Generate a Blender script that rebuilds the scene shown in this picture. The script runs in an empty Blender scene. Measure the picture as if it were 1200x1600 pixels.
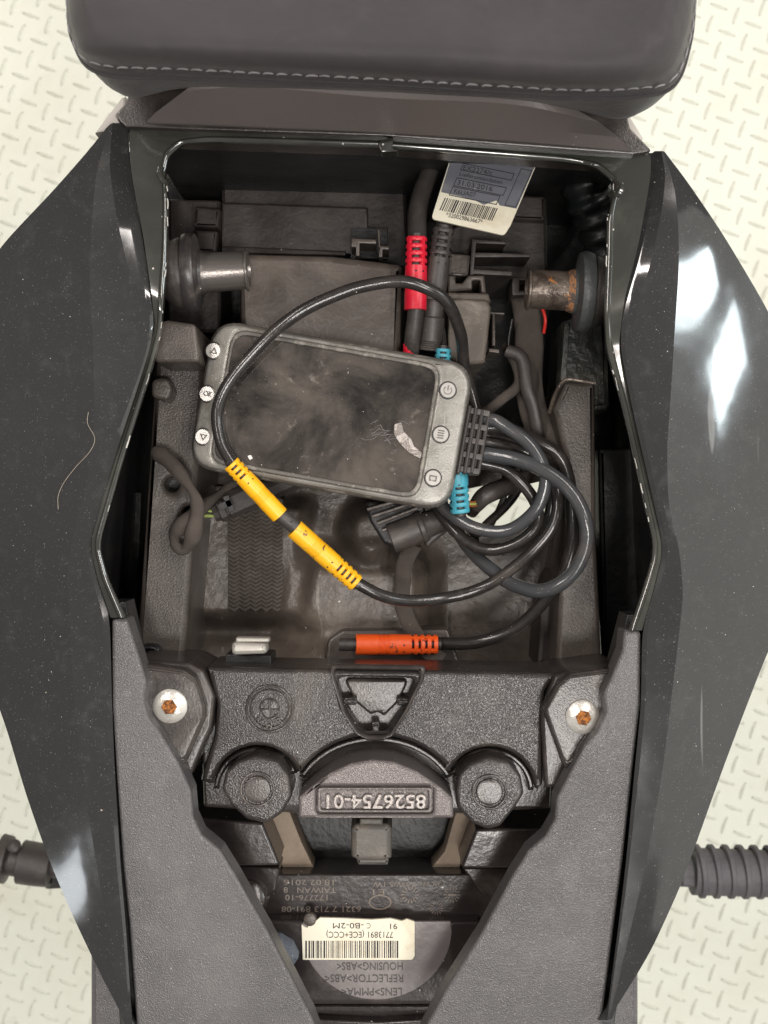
import bpy, bmesh, math, random
from mathutils import Vector, Matrix, noise
from mathutils.geometry import tessellate_polygon, delaunay_2d_cdt
from mathutils.bvhtree import BVHTree
random.seed(4)
PI = math.pi
C = bpy.context.scene.collection
SC = bpy.context.scene
# ------------------------------------------------------------------ camera
H, S = 0.60, 0.00032            # camera height above the fairing plane, metres per photo pixel at z = 0
cam = bpy.data.cameras.new('camera'); cam_o = bpy.data.objects.new('camera', cam); C.objects.link(cam_o)
cam_o.location = (0, 0, H); cam.sensor_fit = 'VERTICAL'; cam.sensor_height = 24
cam.lens = 24 * H / (1600 * S)
cam.clip_start = 0.01; cam.clip_end = 60
cam.dof.use_dof = True; cam.dof.focus_distance = 0.635; cam.dof.aperture_fstop = cam.lens / 3.0
SC.camera = cam_o
# ------------------------------------------------------------------ light
w = bpy.data.worlds.new('World'); SC.world = w; w.use_nodes = True
bg = w.node_tree.nodes['Background']; bg.inputs[0].default_value = (1.0, 0.945, 0.925, 1); bg.inputs[1].default_value = 0.23
def area(name, loc, target, sx, sy, watts, col, roll=0):
    l = bpy.data.lights.new(name, 'AREA'); l.shape = 'RECTANGLE'; l.size = sx; l.size_y = sy; l.energy = watts; l.color = col
    o = bpy.data.objects.new(name, l); C.objects.link(o); o.location = loc
    o.rotation_euler = ((Vector(target) - Vector(loc)).to_track_quat('-Z', 'Y').to_matrix() @ Matrix.Rotation(roll, 3, 'Z')).to_euler()
    return o
area('ceiling_strip_lamp', (-1.15, 1.15, 2.2), (-1.15, 1.15, 0), 0.18, 2.1, 38, (1.0, 0.92, 0.86))
area('ceiling_strip_lamp', (1.15, 1.15, 2.2), (1.15, 1.15, 0), 0.18, 2.1, 38, (1.0, 0.92, 0.87))
area('ceiling_strip_lamp', (0.58, -0.95, 2.3), (0.58, -0.95, 0), 0.16, 1.0, 19, (1.0, 0.96, 0.92))
area('ceiling_lamp', (0.10, -0.50, 2.2), (0.10, -0.50, 0), 0.26, 0.26, 13, (1.0, 0.95, 0.9))
area('window_pane_light', (2.6, 0.74, 2.20), (0.16, 0.1, 0.1), 0.25, 0.34, 6.5, (0.84, 0.96, 1.0), 0.35)
area('window_pane_light', (2.6, 0.44, 1.84), (0.16, 0.1, 0.1), 0.23, 0.44, 7.0, (0.84, 0.96, 1.0), 0.42)
area('side_fill_light', (3.4, -0.5, 1.7), (0.2, 0, -0.2), 4.8, 2.8, 36, (1.0, 1.0, 0.93))  # unseen fill panel, added to brighten the right side panel
area('window_light', (-2.6, -1.60, 2.25), (-0.2, -0.2, 0), 0.26, 0.30, 2.2, (0.9, 0.96, 1.0))
SC.view_settings.view_transform = 'Standard'; SC.view_settings.look = 'None'
SC.view_settings.exposure = 0.24; SC.view_settings.gamma = 1

# ------------------------------------------------------------------ helpers
def P(px, py, z=0.0):
    k = S * (H - z) / H
    return Vector(((px - 600) * k, (800 - py) * k, z))
def catmull(p, n, closed=False):
    """n samples per span through the control points"""
    p = [Vector(q) for q in p]; out = []
    m = len(p)
    spans = m if closed else m - 1
    for i in range(spans):
        if closed: a, b, c, d = p[(i-1) % m], p[i], p[(i+1) % m], p[(i+2) % m]
        else:
            b, c = p[i], p[i+1]
            a = p[i-1] if i else b * 2 - c
            d = p[i+2] if i + 2 < m else c * 2 - b
        for k in range(n):
            t = k / n; t2 = t*t; t3 = t2*t
            out.append(0.5 * ((2*b) + (c-a)*t + (2*a-5*b+4*c-d)*t2 + (3*b-a-3*c+d)*t3))
    if not closed: out.append(p[-1].copy())
    return out
def rnd(pts, r, n=4, closed=True):
    """fillet the corners of a pixel outline; a point may carry its own radius as third value"""
    out = []; m = len(pts)
    for i in range(m):
        q = pts[i]; rr = q[2] if len(q) > 2 else r
        b = Vector(q[:2]); a = Vector(pts[i-1][:2]); c = Vector(pts[(i+1) % m][:2])
        u, v = a - b, c - b; lu, lv = u.length, v.length
        if rr <= 0 or lu < 1e-6 or lv < 1e-6: out.append(tuple(b)); continue
        u /= lu; v /= lv
        ang = math.acos(max(-1, min(1, u.dot(v))))
        if ang > 3.05: out.append(tuple(b)); continue
        t = min(rr / math.tan(ang/2), lu*0.45, lv*0.45)
        s, e = b + u*t, b + v*t
        for k in range(n+1):
            f = k/n
            out.append(tuple((1-f)**2*s + 2*f*(1-f)*b + f*f*e))
    return out
def circ(cx, cy, r, n=32, ry=None, a0=0):
    ry = r if ry is None else ry
    return [(cx + r*math.cos(a0 + 2*PI*k/n), cy + ry*math.sin(a0 + 2*PI*k/n)) for k in range(n)]
class MB:
    def __init__(s): s.v = []; s.f = []; s.pr = False
    def add(s, vs, fs):
        o = len(s.v); s.v += [tuple(q) for q in vs]; s.f += [tuple(i + o for i in f) for f in fs]
        return s
    def grid(s, rows, closed=False, flip=False):
        m = len(rows[0]); fs = []
        for i in range(len(rows)-1):
            for j in range(m if closed else m-1):
                a, b = i*m+j, i*m+(j+1) % m
                fs.append((a, b, b+m, a+m))
        return s.add([q for r in rows for q in r], fs)
    def prism(s, pts, zt, zb, bev=0.001, holes=(), zf=None, world=False, wz=None):
        """outline in photo pixels at height zt, rounded top edge, straight walls down to zb"""
        loops = []; s.pr = True
        for k, lp in enumerate([pts] + list(holes)):
            L = [Vector(q[:2]) if world else P(q[0], q[1], zt if wz is None else wz).to_2d() for q in lp]
            ar = sum(L[i-1].cross(L[i]) for i in range(len(L)))
            if (ar > 0) != (k == 0): L.reverse()
            loops.append(L)
        prof = [(0, zb), (0, zt-bev), (0.29*bev, zt-0.29*bev), (bev, zt)] if bev > 0 else [(0, zb), (0, zt)]
        tops = []
        for L in loops:
            n = len(L); nor = []
            for i in range(n):
                d1 = (L[i]-L[i-1]); d2 = (L[(i+1) % n]-L[i])
                d1 = d1.normalized() if d1.length > 1e-9 else Vector((1, 0)); d2 = d2.normalized() if d2.length > 1e-9 else d1
                n1 = Vector((-d1.y, d1.x)); n2 = Vector((-d2.y, d2.x)); q = n1+n2
                if q.length < 1e-4: q = n1
                q.normalize(); nor.append(q / max(0.5, q.dot(n1)))
            rows = []
            for ins, z in prof:
                rows.append([Vector((L[i].x+nor[i].x*ins, L[i].y+nor[i].y*ins, z)) for i in range(n)])
            if zf: rows = [[Vector((q.x, q.y, q.z+zf(q.x, q.y))) for q in r] for r in rows]
            s.grid(rows, closed=True); tops.append(rows[-1])
        flat = [q for t in tops for q in t]
        if len(tops) == 1: tri = tessellate_polygon([[Vector((q.x, q.y, 0)) for q in t] for t in tops])
        else:
            ed = []; o = 0; sc_ = 1000.0
            for t in tops: ed += [(o+i, o+(i+1) % len(t)) for i in range(len(t))]; o += len(t)
            res = delaunay_2d_cdt([Vector((q.x*sc_, q.y*sc_)) for q in flat], ed, [], 0, 1e-5)
            def inside(x, y, poly):
                c = False
                for i in range(len(poly)):
                    a, b = poly[i-1], poly[i]
                    if (a.y > y) != (b.y > y) and x < (b.x-a.x)*(y-a.y)/(b.y-a.y)+a.x: c = not c
                return c
            tri = []; back = []
            for i, r in enumerate(res[3]):
                if r: back.append(r[0])
                else: back.append(len(flat)); flat.append(Vector((res[0][i].x/sc_, res[0][i].y/sc_, flat[0].z)))
            for f in res[2]:
                cx_ = sum(res[0][i].x for i in f)/len(f)/sc_; cy_ = sum(res[0][i].y for i in f)/len(f)/sc_
                if inside(cx_, cy_, tops[0]) and not any(inside(cx_, cy_, t) for t in tops[1:]): tri.append([back[i] for i in f])
        s.add(flat, [tuple(t) for t in tri])
        return s
    def tube(s, path, r, n=12, cap=True, flat=1.0, squash_axis=None):
        """path: world points; r: number or function of 0..1"""
        path = [Vector(q) for q in path]; m = len(path); rows = []
        T = (path[1]-path[0]).normalized()
        N = Vector((0, 0, 1)) - T * T.z
        if N.length < 1e-3: N = Vector((1, 0, 0)) - T*T.x
        N.normalize()
        for i in range(m):
            t = (path[min(i+1, m-1)] - path[max(i-1, 0)])
            if t.length > 1e-9: t.normalize()
            else: t = T
            ax = T.cross(t)
            if ax.length > 1e-7: N = Matrix.Rotation(T.angle(t), 3, ax.normalized()) @ N
            T = t; B = T.cross(N).normalized()
            rr = r(i/(m-1)) if callable(r) else r
            rows.append([path[i] + N*(rr*flat*math.sin(2*PI*k/n)) + B*(rr*math.cos(2*PI*k/n)) for k in range(n)])
        s.grid(rows, closed=True)
        if cap:
            for row in (rows[0], rows[-1]): s.add(row, [tuple(range(n))])
        return s
    def lathe(s, c, axis, prof, n=24, ph=0):
        """prof: (distance along axis, radius)"""
        axis = Vector(axis).normalized(); u = axis.orthogonal().normalized(); v = axis.cross(u); c = Vector(c)
        rows = [[c + axis*d + (u*math.cos(ph+2*PI*k/n) + v*math.sin(ph+2*PI*k/n))*max(r, 1e-6) for k in range(n)] for d, r in prof]
        s.grid(rows, closed=True)
        if prof[0][1] > 1e-5: s.add(rows[0], [tuple(range(n))])
        if prof[-1][1] > 1e-5: s.add(rows[-1], [tuple(range(n))])
        return s
    def box(s, c, sx, sy, sz, M=None):
        vs = [Vector((x*sx/2, y*sy/2, z*sz/2)) for x in (-1, 1) for y in (-1, 1) for z in (-1, 1)]
        if M: vs = [M @ q for q in vs]
        return s.add([Vector(c)+q for q in vs], [(0,1,3,2),(4,6,7,5),(0,4,5,1),(2,3,7,6),(0,2,6,4),(1,5,7,3)])
    def build(s, name, m, parent=None, sharp=32, bevel=0, merge=True, wn=None):
        if wn is None: wn = s.pr
        me = bpy.data.meshes.new(name)
        bm = bmesh.new()
        vs = [bm.verts.new(q) for q in s.v]
        for f in s.f:
            try: bm.faces.new([vs[i] for i in f])
            except ValueError: pass
        if merge: bmesh.ops.remove_doubles(bm, verts=bm.verts, dist=1e-6)
        bmesh.ops.recalc_face_normals(bm, faces=bm.faces)
        bm.to_mesh(me); bm.free()
        for p in me.polygons: p.use_smooth = True
        me.set_sharp_from_angle(angle=math.radians(sharp))
        me.materials.append(m)
        o = bpy.data.objects.new(name, me); C.objects.link(o)
        if wn:
            q = o.modifiers.new('even_shading', 'WEIGHTED_NORMAL'); q.keep_sharp = True; q.weight = 90
        if bevel:
            b = o.modifiers.new('bevel', 'BEVEL'); b.width = bevel; b.segments = 2; b.limit_method = 'ANGLE'; b.angle_limit = math.radians(40)
        attach(o, parent)
        return o
def origin(o):
    v = Vector((0, 0, 0))
    while o: v += o.location; o = o.parent
    return v
def attach(o, parent):
    if parent:
        o.parent = parent; o.location = -origin(parent)
def thing(name, label, cat, loc, group=None):
    o = bpy.data.objects.new(name, None); C.objects.link(o); o.location = loc; o.empty_display_size = 0.02
    o['label'] = label; o['category'] = cat
    if group: o['group'] = group
    return o
def tag(o, label=None, cat=None, group=None, kind=None):
    if label: o['label'] = label
    if cat: o['category'] = cat
    if group: o['group'] = group
    if kind: o['kind'] = kind
    return o
def text(body, px, py, z, hpx, rot, m, parent, extrude=0.0002, wpx=None, name='lettering', align='CENTER', shear=0, bev=0):
    cu = bpy.data.curves.new(name, 'FONT'); cu.body = body; k = S*(H-z)/H
    cu.size = hpx*k*1.38; cu.extrude = extrude; cu.align_x = align; cu.align_y = 'CENTER'; cu.resolution_u = 3; cu.shear = shear
    if bev: cu.bevel_depth = bev
    cu.materials.append(m)
    tmp = bpy.data.objects.new(name, cu); me = bpy.data.meshes.new_from_object(tmp); bpy.data.objects.remove(tmp); me.name = name
    xs = [v.co.x for v in me.vertices]; w0 = max(xs)-min(xs); f = wpx*k/w0 if wpx else 1
    me.transform(Matrix.Translation(P(px, py, z)) @ Matrix.Rotation(math.radians(rot), 4, 'Z') @ Matrix.Diagonal((f, 1, 1, 1)))
    o = bpy.data.objects.new(name, me); C.objects.link(o); attach(o, parent)
    return o

# ------------------------------------------------------------------ materials
def mat(name, col, rough=0.5, metal=0.0, grain=None, dust=None, speck=None, coat=0, wear=None, spec=0.5, weave=None, scratch=None, sheen=0, roughvar=0.0):
    """grain: list of (kind, scale, strength); dust: (colour, scale, low, high, amount); speck: (scale, size, colour);
       wear: (colour, scale, threshold)"""
    m = bpy.data.materials.new(name); m.use_nodes = True; nt = m.node_tree; N = nt.nodes; L = nt.links
    bs = N['Principled BSDF']; bs.inputs['Roughness'].default_value = rough; bs.inputs['Metallic'].default_value = metal
    bs.inputs['Specular IOR Level'].default_value = spec
    if coat: bs.inputs['Coat Weight'].default_value = coat; bs.inputs['Coat Roughness'].default_value = 0.04
    if sheen: bs.inputs['Sheen Weight'].default_value = sheen
    tc = N.new('ShaderNodeTexCoord').outputs['Object']
    rgb = N.new('ShaderNodeRGB'); rgb.outputs[0].default_value = (*col, 1); cur = rgb.outputs[0]
    def noise_(scale, detail=4, ro=0.55, dist=0):
        n = N.new('ShaderNodeTexNoise'); n.inputs['Scale'].default_value = scale; n.inputs['Detail'].default_value = detail
        n.inputs['Roughness'].default_value = ro; n.inputs['Distortion'].default_value = dist; L.new(tc, n.inputs['Vector']); return n
    def ramp(src, a, b):
        r = N.new('ShaderNodeMapRange'); r.inputs['From Min'].default_value = a; r.inputs['From Max'].default_value = b; r.interpolation_type = 'SMOOTHSTEP'
        L.new(src, r.inputs['Value']); return r.outputs[0]
    def mul(a, b):
        x = N.new('ShaderNodeMath'); x.operation = 'MULTIPLY'
        for i, q in enumerate((a, b)):
            if isinstance(q, (int, float)): x.inputs[i].default_value = q
            else: L.new(q, x.inputs[i])
        return x.outputs[0]
    def mix(f, a, b):
        x = N.new('ShaderNodeMix'); x.data_type = 'RGBA'; L.new(f, x.inputs[0]); L.new(a, x.inputs[6])
        if isinstance(b, tuple): x.inputs[7].default_value = (*b, 1)
        else: L.new(b, x.inputs[7])
        return x.outputs[2]
    fac_d = None
    for dd in (dust if isinstance(dust, list) else [dust] if dust else []):
        c2, sc, lo, hi, amt = dd
        n = noise_(sc, 7, 0.65, 0.4); fac_d = mul(ramp(n.outputs[0], lo, hi), amt); cur = mix(fac_d, cur, c2)
    if wear:
        c2, sc, th = wear
        n = noise_(sc, 6, 0.7, 1.0); cur = mix(ramp(n.outputs[0], th, th+0.03), cur, c2)
    if scratch:
        c2, sc, th = scratch
        mp = N.new('ShaderNodeMapping'); mp.inputs['Rotation'].default_value = (0, 0, 0.7); mp.inputs['Scale'].default_value = (1, 0.08, 1); L.new(tc, mp.inputs[0])
        n = noise_(sc, 2, 0.5, 0.6); L.new(mp.outputs[0], n.inputs['Vector']); cur = mix(ramp(n.outputs[0], th, th+0.02), cur, c2)
    for sp in (speck if isinstance(speck, list) else [speck] if speck else []):
        sc, size, c2 = sp
        v = N.new('ShaderNodeTexVoronoi'); v.inputs['Scale'].default_value = sc; L.new(tc, v.inputs['Vector'])
        sep = N.new('ShaderNodeSeparateColor'); L.new(v.outputs['Color'], sep.inputs[0])
        p = N.new('ShaderNodeMath'); p.operation = 'POWER'; L.new(sep.outputs[0], p.inputs[0]); p.inputs[1].default_value = 3
        th = mul(p.outputs[0], size)
        lt = N.new('ShaderNodeMath'); lt.operation = 'LESS_THAN'; L.new(v.outputs['Distance'], lt.inputs[0]); L.new(th, lt.inputs[1])
        cur = mix(lt.outputs[0], cur, c2)
    L.new(cur, bs.inputs['Base Color'])
    if roughvar:
        n = noise_(60, 6, 0.6); r = N.new('ShaderNodeMapRange'); r.inputs['From Min'].default_value = 0.3; r.inputs['From Max'].default_value = 0.7
        r.inputs['To Min'].default_value = max(0.02, rough-roughvar); r.inputs['To Max'].default_value = rough+roughvar
        L.new(n.outputs[0], r.inputs[0]); L.new(r.outputs[0], bs.inputs['Roughness'])
    last = None
    for g in (grain or []):
        kind, sc, st = g
        if kind == 'n': h = noise_(sc, 3, 0.6).outputs[0]
        elif kind == 'v':
            v = N.new('ShaderNodeTexVoronoi'); v.feature = 'SMOOTH_F1'; v.inputs['Scale'].default_value = sc; v.inputs['Smoothness'].default_value = 0.4
            nn = noise_(sc*0.5, 2, 0.5); va = N.new('ShaderNodeVectorMath'); va.operation = 'SCALE'; va.inputs['Scale'].default_value = 0.8/sc
            L.new(nn.outputs['Color'], va.inputs[0]); vb = N.new('ShaderNodeVectorMath'); L.new(tc, vb.inputs[0]); L.new(va.outputs[0], vb.inputs[1])
            L.new(vb.outputs[0], v.inputs['Vector']); h = v.outputs['Distance']
        elif kind == 'w':
            h1 = []
            for ang in (0.78, -0.78):
                mp = N.new('ShaderNodeMapping'); mp.inputs['Rotation'].default_value = (0, 0, ang); L.new(tc, mp.inputs[0])
                wv = N.new('ShaderNodeTexWave'); wv.inputs['Scale'].default_value = sc; wv.inputs['Distortion'].default_value = 0.3; L.new(mp.outputs[0], wv.inputs['Vector']); h1.append(wv.outputs['Fac'])
            h = mul(h1[0], h1[1])
        b = N.new('ShaderNodeBump'); b.inputs['Strength'].default_value = st; b.inputs['Distance'].default_value = 0.6/sc
        L.new(h, b.inputs['Height'])
        if last: L.new(last, b.inputs['Normal'])
        last = b.outputs[0]
    if last: L.new(last, bs.inputs['Normal'])
    return m
TAN = (0.16, 0.133, 0.113)
WHT = (0.55, 0.53, 0.5)
M = dict(
 gloss=mat('gloss_black_paint', (0.024, 0.024, 0.024), 0.09, coat=0.35, dust=[((0.09, 0.09, 0.086), 4, 0.3, 0.85, 0.14), ((0.16, 0.155, 0.15), 90, 0.5, 0.8, 0.12)], speck=[(190, 0.055, WHT), (420, 0.09, (0.3, 0.3, 0.3)), (750, 0.10, (0.3, 0.29, 0.27)), (1000, 0.20, (0.17, 0.165, 0.155)), (1700, 0.22, (0.10, 0.10, 0.10))], scratch=((0.12, 0.12, 0.115), 60, 0.74), grain=[('n', 14, 0.008)], roughvar=0.015),
 gloss_in=mat('moulded_black_lip', (0.026, 0.027, 0.022), 0.13, coat=0.5, dust=((0.1, 0.1, 0.085), 20, 0.4, 0.7, 0.4), speck=[(200, 0.14, WHT)], ),
 cover=mat('grained_grey_plastic', (0.082, 0.079, 0.080), 0.30, grain=[('v', 1400, 0.65), ('n', 2200, 0.4)], dust=[((0.17, 0.16, 0.155), 12, 0.4, 0.75, 0.45), ((0.2, 0.19, 0.18), 90, 0.5, 0.8, 0.3)], speck=[(130, 0.05, WHT), (1300, 0.30, (0.30, 0.29, 0.295))], scratch=((0.22, 0.215, 0.21), 55, 0.73)),  # finest pale specks put the grain's sparkle into the colour
 trim=mat('fine_grained_trim', (0.155, 0.135, 0.127), 0.36, grain=[('n', 1300, 0.7)], dust=((0.15, 0.14, 0.13), 25, 0.4, 0.75, 0.4), speck=(140, 0.05, WHT)),
 cast=mat('cast_black_carrier', (0.028, 0.025, 0.024), 0.22, grain=[('v', 1500, 0.42)], dust=(TAN, 22, 0.45, 0.75, 0.3), speck=[(200, 0.08, WHT), (900, 0.15, (0.2, 0.18, 0.16))]),
 castsoft=mat('worn_black_carrier', (0.033, 0.028, 0.026), 0.23, grain=[('n', 900, 0.2)], dust=(TAN, 30, 0.42, 0.7, 0.35), speck=[(200, 0.07, WHT), (900, 0.15, (0.2, 0.18, 0.16))]),
 block=mat('bright_cast_block', (0.17, 0.15, 0.145), 0.33, metal=0.35, grain=[('v', 1400, 0.6)]),
 blockletter=mat('pale_block_letter', (0.24, 0.215, 0.2), 0.3, metal=0.35, grain=[('n', 900, 0.3)]),  # same casting as the block, only paler and with less grain
 dusty=mat('dusty_black_plastic', (0.068, 0.055, 0.047), 0.36, grain=[('n', 500, 0.2), ('n', 40, 0.1)], dust=[(TAN, 25, 0.38, 0.72, 0.55)], speck=[(150, 0.09, WHT), (400, 0.12, TAN)]),
 dustyshade=mat('shaded_bay_plastic', (0.034, 0.027, 0.025), 0.5, grain=[('n', 500, 0.2), ('n', 40, 0.1)], dust=[(TAN, 25, 0.42, 0.75, 0.3)], speck=[(150, 0.07, WHT), (400, 0.1, TAN)]),  # dusty plastic darkened to put the bay's deep shade into its colour
 tray=mat('dusty_tray_plastic', (0.078, 0.064, 0.054), 0.36, grain=[('n', 350, 0.25), ('n', 30, 0.15)], dust=[((0.2, 0.165, 0.135), 18, 0.38, 0.7, 0.6)], speck=[(150, 0.09, WHT), (420, 0.12, TAN)], scratch=((0.2, 0.18, 0.15), 90, 0.70)),
 rail=mat('satin_black_rail', (0.062, 0.052, 0.045), 0.33, grain=[('n', 900, 0.5)], dust=(TAN, 30, 0.4, 0.72, 0.5), speck=(160, 0.09, WHT)),
 black=mat('deep_black_plastic', (0.012, 0.012, 0.013), 0.45, grain=[('n', 200, 0.2)], dust=((0.05, 0.045, 0.04), 20, 0.4, 0.7, 0.4)),
 rubber=mat('black_rubber', (0.045, 0.039, 0.036), 0.45, grain=[('n', 500, 0.2)], dust=(TAN, 60, 0.45, 0.75, 0.35), speck=(300, 0.1, TAN)),
 cable=mat('satin_cable_jacket', (0.024, 0.022, 0.021), 0.2, grain=[('n', 400, 0.06)], dust=(TAN, 60, 0.48, 0.8, 0.35), speck=(260, 0.08, TAN)),
 cablesheen=mat('highlit_cable_jacket', (0.05, 0.052, 0.055), 0.17, grain=[('n', 400, 0.06)], dust=(TAN, 60, 0.5, 0.8, 0.3), speck=(260, 0.08, TAN)),  # jacket lightened to carry the silver highlight of the outer loops
 tape=mat('cloth_wiring_tape', (0.09, 0.073, 0.062), 0.8, grain=[('w', 500, 0.8), ('n', 120, 0.3)], dust=(TAN, 40, 0.35, 0.7, 0.5)),
 fabric=mat('black_seat_fabric', (0.034, 0.030, 0.032), 0.42, grain=[('w', 560, 0.5), ('n', 28, 0.10)], sheen=0.12, speck=[(90, 0.02, WHT), (500, 0.08, (0.2, 0.19, 0.19))], dust=[((0.06, 0.053, 0.053), 12, 0.4, 0.7, 0.5), ((0.12, 0.11, 0.105), 60, 0.55, 0.8, 0.25)]),
 thread=mat('grey_thread', (0.26, 0.25, 0.25), 0.7),
 floor=mat('cream_painted_tread_plate', (0.71, 0.725, 0.63), 0.4, dust=[((0.6, 0.58, 0.46), 5, 0.42, 0.75, 0.45), ((0.5, 0.47, 0.38), 24, 0.6, 0.8, 0.35)], grain=[('n', 60, 0.1)], spec=0.3),
 zinc=mat('zinc_screw_head', (0.62, 0.6, 0.55), 0.35, metal=0.6, wear=((0.5, 0.36, 0.16), 160, 0.64), grain=[('n', 300, 0.2)]),
 rust=mat('orange_rust', (0.42, 0.15, 0.03), 0.9, dust=((0.05, 0.02, 0.01), 500, 0.38, 0.58, 0.9), grain=[('n', 700, 0.8)]),
 steel=mat('aged_brown_steel', (0.13, 0.105, 0.085), 0.33, metal=0.45, wear=((0.36, 0.15, 0.05), 90, 0.64), dust=((0.03, 0.02, 0.015), 80, 0.5, 0.65, 0.7), grain=[('n', 300, 0.3)], speck=(300, 0.12, WHT)),
 clip=mat('pale_metal_clip', (0.42, 0.40, 0.36), 0.4, metal=0.3, wear=((0.05, 0.04, 0.035), 220, 0.66), grain=[('n', 500, 0.2)]),
 bezel=mat('silver_grey_bezel', (0.30, 0.29, 0.265), 0.32, metal=0.25, dust=((0.13, 0.12, 0.10), 70, 0.35, 0.65, 0.6), speck=[(900, 0.25, (0.08, 0.075, 0.07)), (500, 0.2, (0.45, 0.44, 0.42))], grain=[('n', 900, 0.25)], scratch=((0.5, 0.48, 0.44), 110, 0.72)),
 bezdark=mat('dusty_display_rim', (0.09, 0.083, 0.072), 0.42, dust=((0.33, 0.3, 0.26), 60, 0.5, 0.62, 0.6), grain=[('n', 500, 0.25)], speck=(500, 0.2, (0.3, 0.28, 0.25))),
 button=mat('silver_button', (0.44, 0.425, 0.40), 0.3, metal=0.3, dust=((0.3, 0.28, 0.25), 200, 0.45, 0.7, 0.4)),
 glass=mat('dusty_black_screen', (0.012, 0.011, 0.010), 0.07, coat=0.3, dust=[((0.17, 0.145, 0.125), 24, 0.30, 0.70, 0.55), ((0.5, 0.44, 0.4), 90, 0.6, 0.75, 0.25)], speck=[(260, 0.07, WHT), (900, 0.14, (0.25, 0.22, 0.2))], scratch=((0.4, 0.36, 0.32), 150, 0.74), roughvar=0.04),
 smear=mat('dried_residue', (0.42, 0.38, 0.35), 0.3, wear=((0.2, 0.17, 0.15), 120, 0.5), grain=[('n', 250, 0.8)]),
 yellow=mat('scuffed_yellow_plastic', (0.86, 0.43, 0.012), 0.38, wear=((0.10, 0.055, 0.02), 130, 0.60), grain=[('n', 300, 0.15)], dust=((0.45, 0.22, 0.02), 200, 0.55, 0.75, 0.5)),
 yellow2=mat('clean_yellow_plastic', (0.9, 0.44, 0.010), 0.36, wear=((0.2, 0.1, 0.02), 140, 0.72), grain=[('n', 300, 0.1)]),
 orange=mat('orange_connector_plastic', (0.75, 0.09, 0.012), 0.4, wear=((0.10, 0.03, 0.015), 130, 0.61), grain=[('n', 300, 0.15)]),
 red=mat('red_connector_plastic', (0.68, 0.012, 0.035), 0.36, wear=((0.14, 0.015, 0.02), 200, 0.70), grain=[('n', 300, 0.1)]),
 teal=mat('teal_connector_plastic', (0.06, 0.33, 0.42), 0.45, wear=((0.05, 0.08, 0.08), 180, 0.62), grain=[('n', 300, 0.2)]),
 redwire=mat('red_wire', (0.6, 0.03, 0.02), 0.4), copper=mat('brown_wire', (0.28, 0.10, 0.03), 0.45), greenwire=mat('yellow_green_wire', (0.35, 0.42, 0.12), 0.5),
 paper=mat('cream_label_paper', (0.74, 0.70, 0.56), 0.5, dust=((0.55, 0.46, 0.3), 60, 0.45, 0.7, 0.5), speck=(300, 0.08, (0.3, 0.25, 0.2))),
 tagshade=mat('shaded_tag_paper', (0.13, 0.135, 0.16), 0.35, dust=((0.3, 0.29, 0.28), 50, 0.55, 0.7, 0.4), speck=(200, 0.12, WHT)),  # bluish grey of the tag paper where shade falls on it
 ink=mat('black_ink', (0.012, 0.011, 0.014), 0.6),
 moulded=mat('moulded_lettering', (0.17, 0.14, 0.115), 0.5),
 lens=mat('grey_lens_plastic', (0.15, 0.132, 0.13), 0.32, dust=((0.25, 0.22, 0.21), 40, 0.4, 0.7, 0.4), speck=(200, 0.08, WHT), grain=[('n', 200, 0.05)]),
 lensblk=mat('lamp_housing_black', (0.028, 0.023, 0.022), 0.22, dust=(TAN, 30, 0.45, 0.75, 0.35), speck=[(150, 0.09, WHT)], grain=[('n', 200, 0.06)]),
 lensink=mat('dark_moulded_letter', (0.028, 0.024, 0.024), 0.45),
 tan=mat('thick_tan_dust', (0.34, 0.27, 0.205), 0.85, dust=((0.14, 0.11, 0.085), 70, 0.4, 0.7, 0.4), grain=[('n', 500, 0.4)], speck=(500, 0.15, (0.45, 0.38, 0.3))),
 foam=mat('grey_blue_foam', (0.17, 0.19, 0.23), 0.95, grain=[('n', 500, 1.0)], speck=(900, 0.4, (0.35, 0.37, 0.4))),
 velcro=mat('woven_pad', (0.07, 0.057, 0.048), 0.85, dust=(TAN, 60, 0.4, 0.7, 0.4), grain=[('n', 400, 0.5)]),
 peg=mat('grey_peg_rubber', (0.085, 0.08, 0.088), 0.6, grain=[('n', 300, 0.3)], dust=((0.16, 0.15, 0.15), 60, 0.4, 0.7, 0.4)),
 hair=mat('pale_hair', (0.35, 0.3, 0.24), 0.5),
)

# ================================================================== floor
ZF = -0.80
fl = MB(); fl.add([(-5, -5, ZF), (5, -5, ZF), (5, 5, ZF), (-5, 5, ZF)], [(0, 1, 2, 3)])
floor = tag(fl.build('floor', M['floor']), kind='structure')
lug = MB()
k0 = S*(H-ZF)/H; a1 = math.radians(17); pit = 43*k0
e1 = Vector((math.cos(a1), math.sin(a1)))*pit; e2 = Vector((math.sin(a1), -math.cos(a1)))*pit
def lug_at(x, y, ang):
    c, s_ = math.cos(ang), math.sin(ang); Lh, Wh, hh = 14.5*k0, 3.9*k0, 0.0026
    prof = [(-1, 0), (-0.6, 0.75), (0, 1), (0.6, 0.75), (1, 0)]
    bot1 = [(u*Lh, w_*Wh) for u, w_ in prof]; bot2 = [(u*Lh, -w_*Wh) for u, w_ in prof]
    mid = [(u*Lh*0.9, 0, hh*w_**0.5) for u, w_ in prof]
    vs = [(x+u*c-v*s_, y+u*s_+v*c, ZF) for u, v in bot1] + [(x+u*c-v*s_, y+u*s_+v*c, ZF+z) for u, v, z in mid] + [(x+u*c-v*s_, y+u*s_+v*c, ZF) for u, v in bot2]
    fs = [(i, i+1, i+6, i+5) for i in range(4)] + [(i+5, i+6, i+11, i+10) for i in range(4)]
    lug.add(vs, fs)
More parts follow.
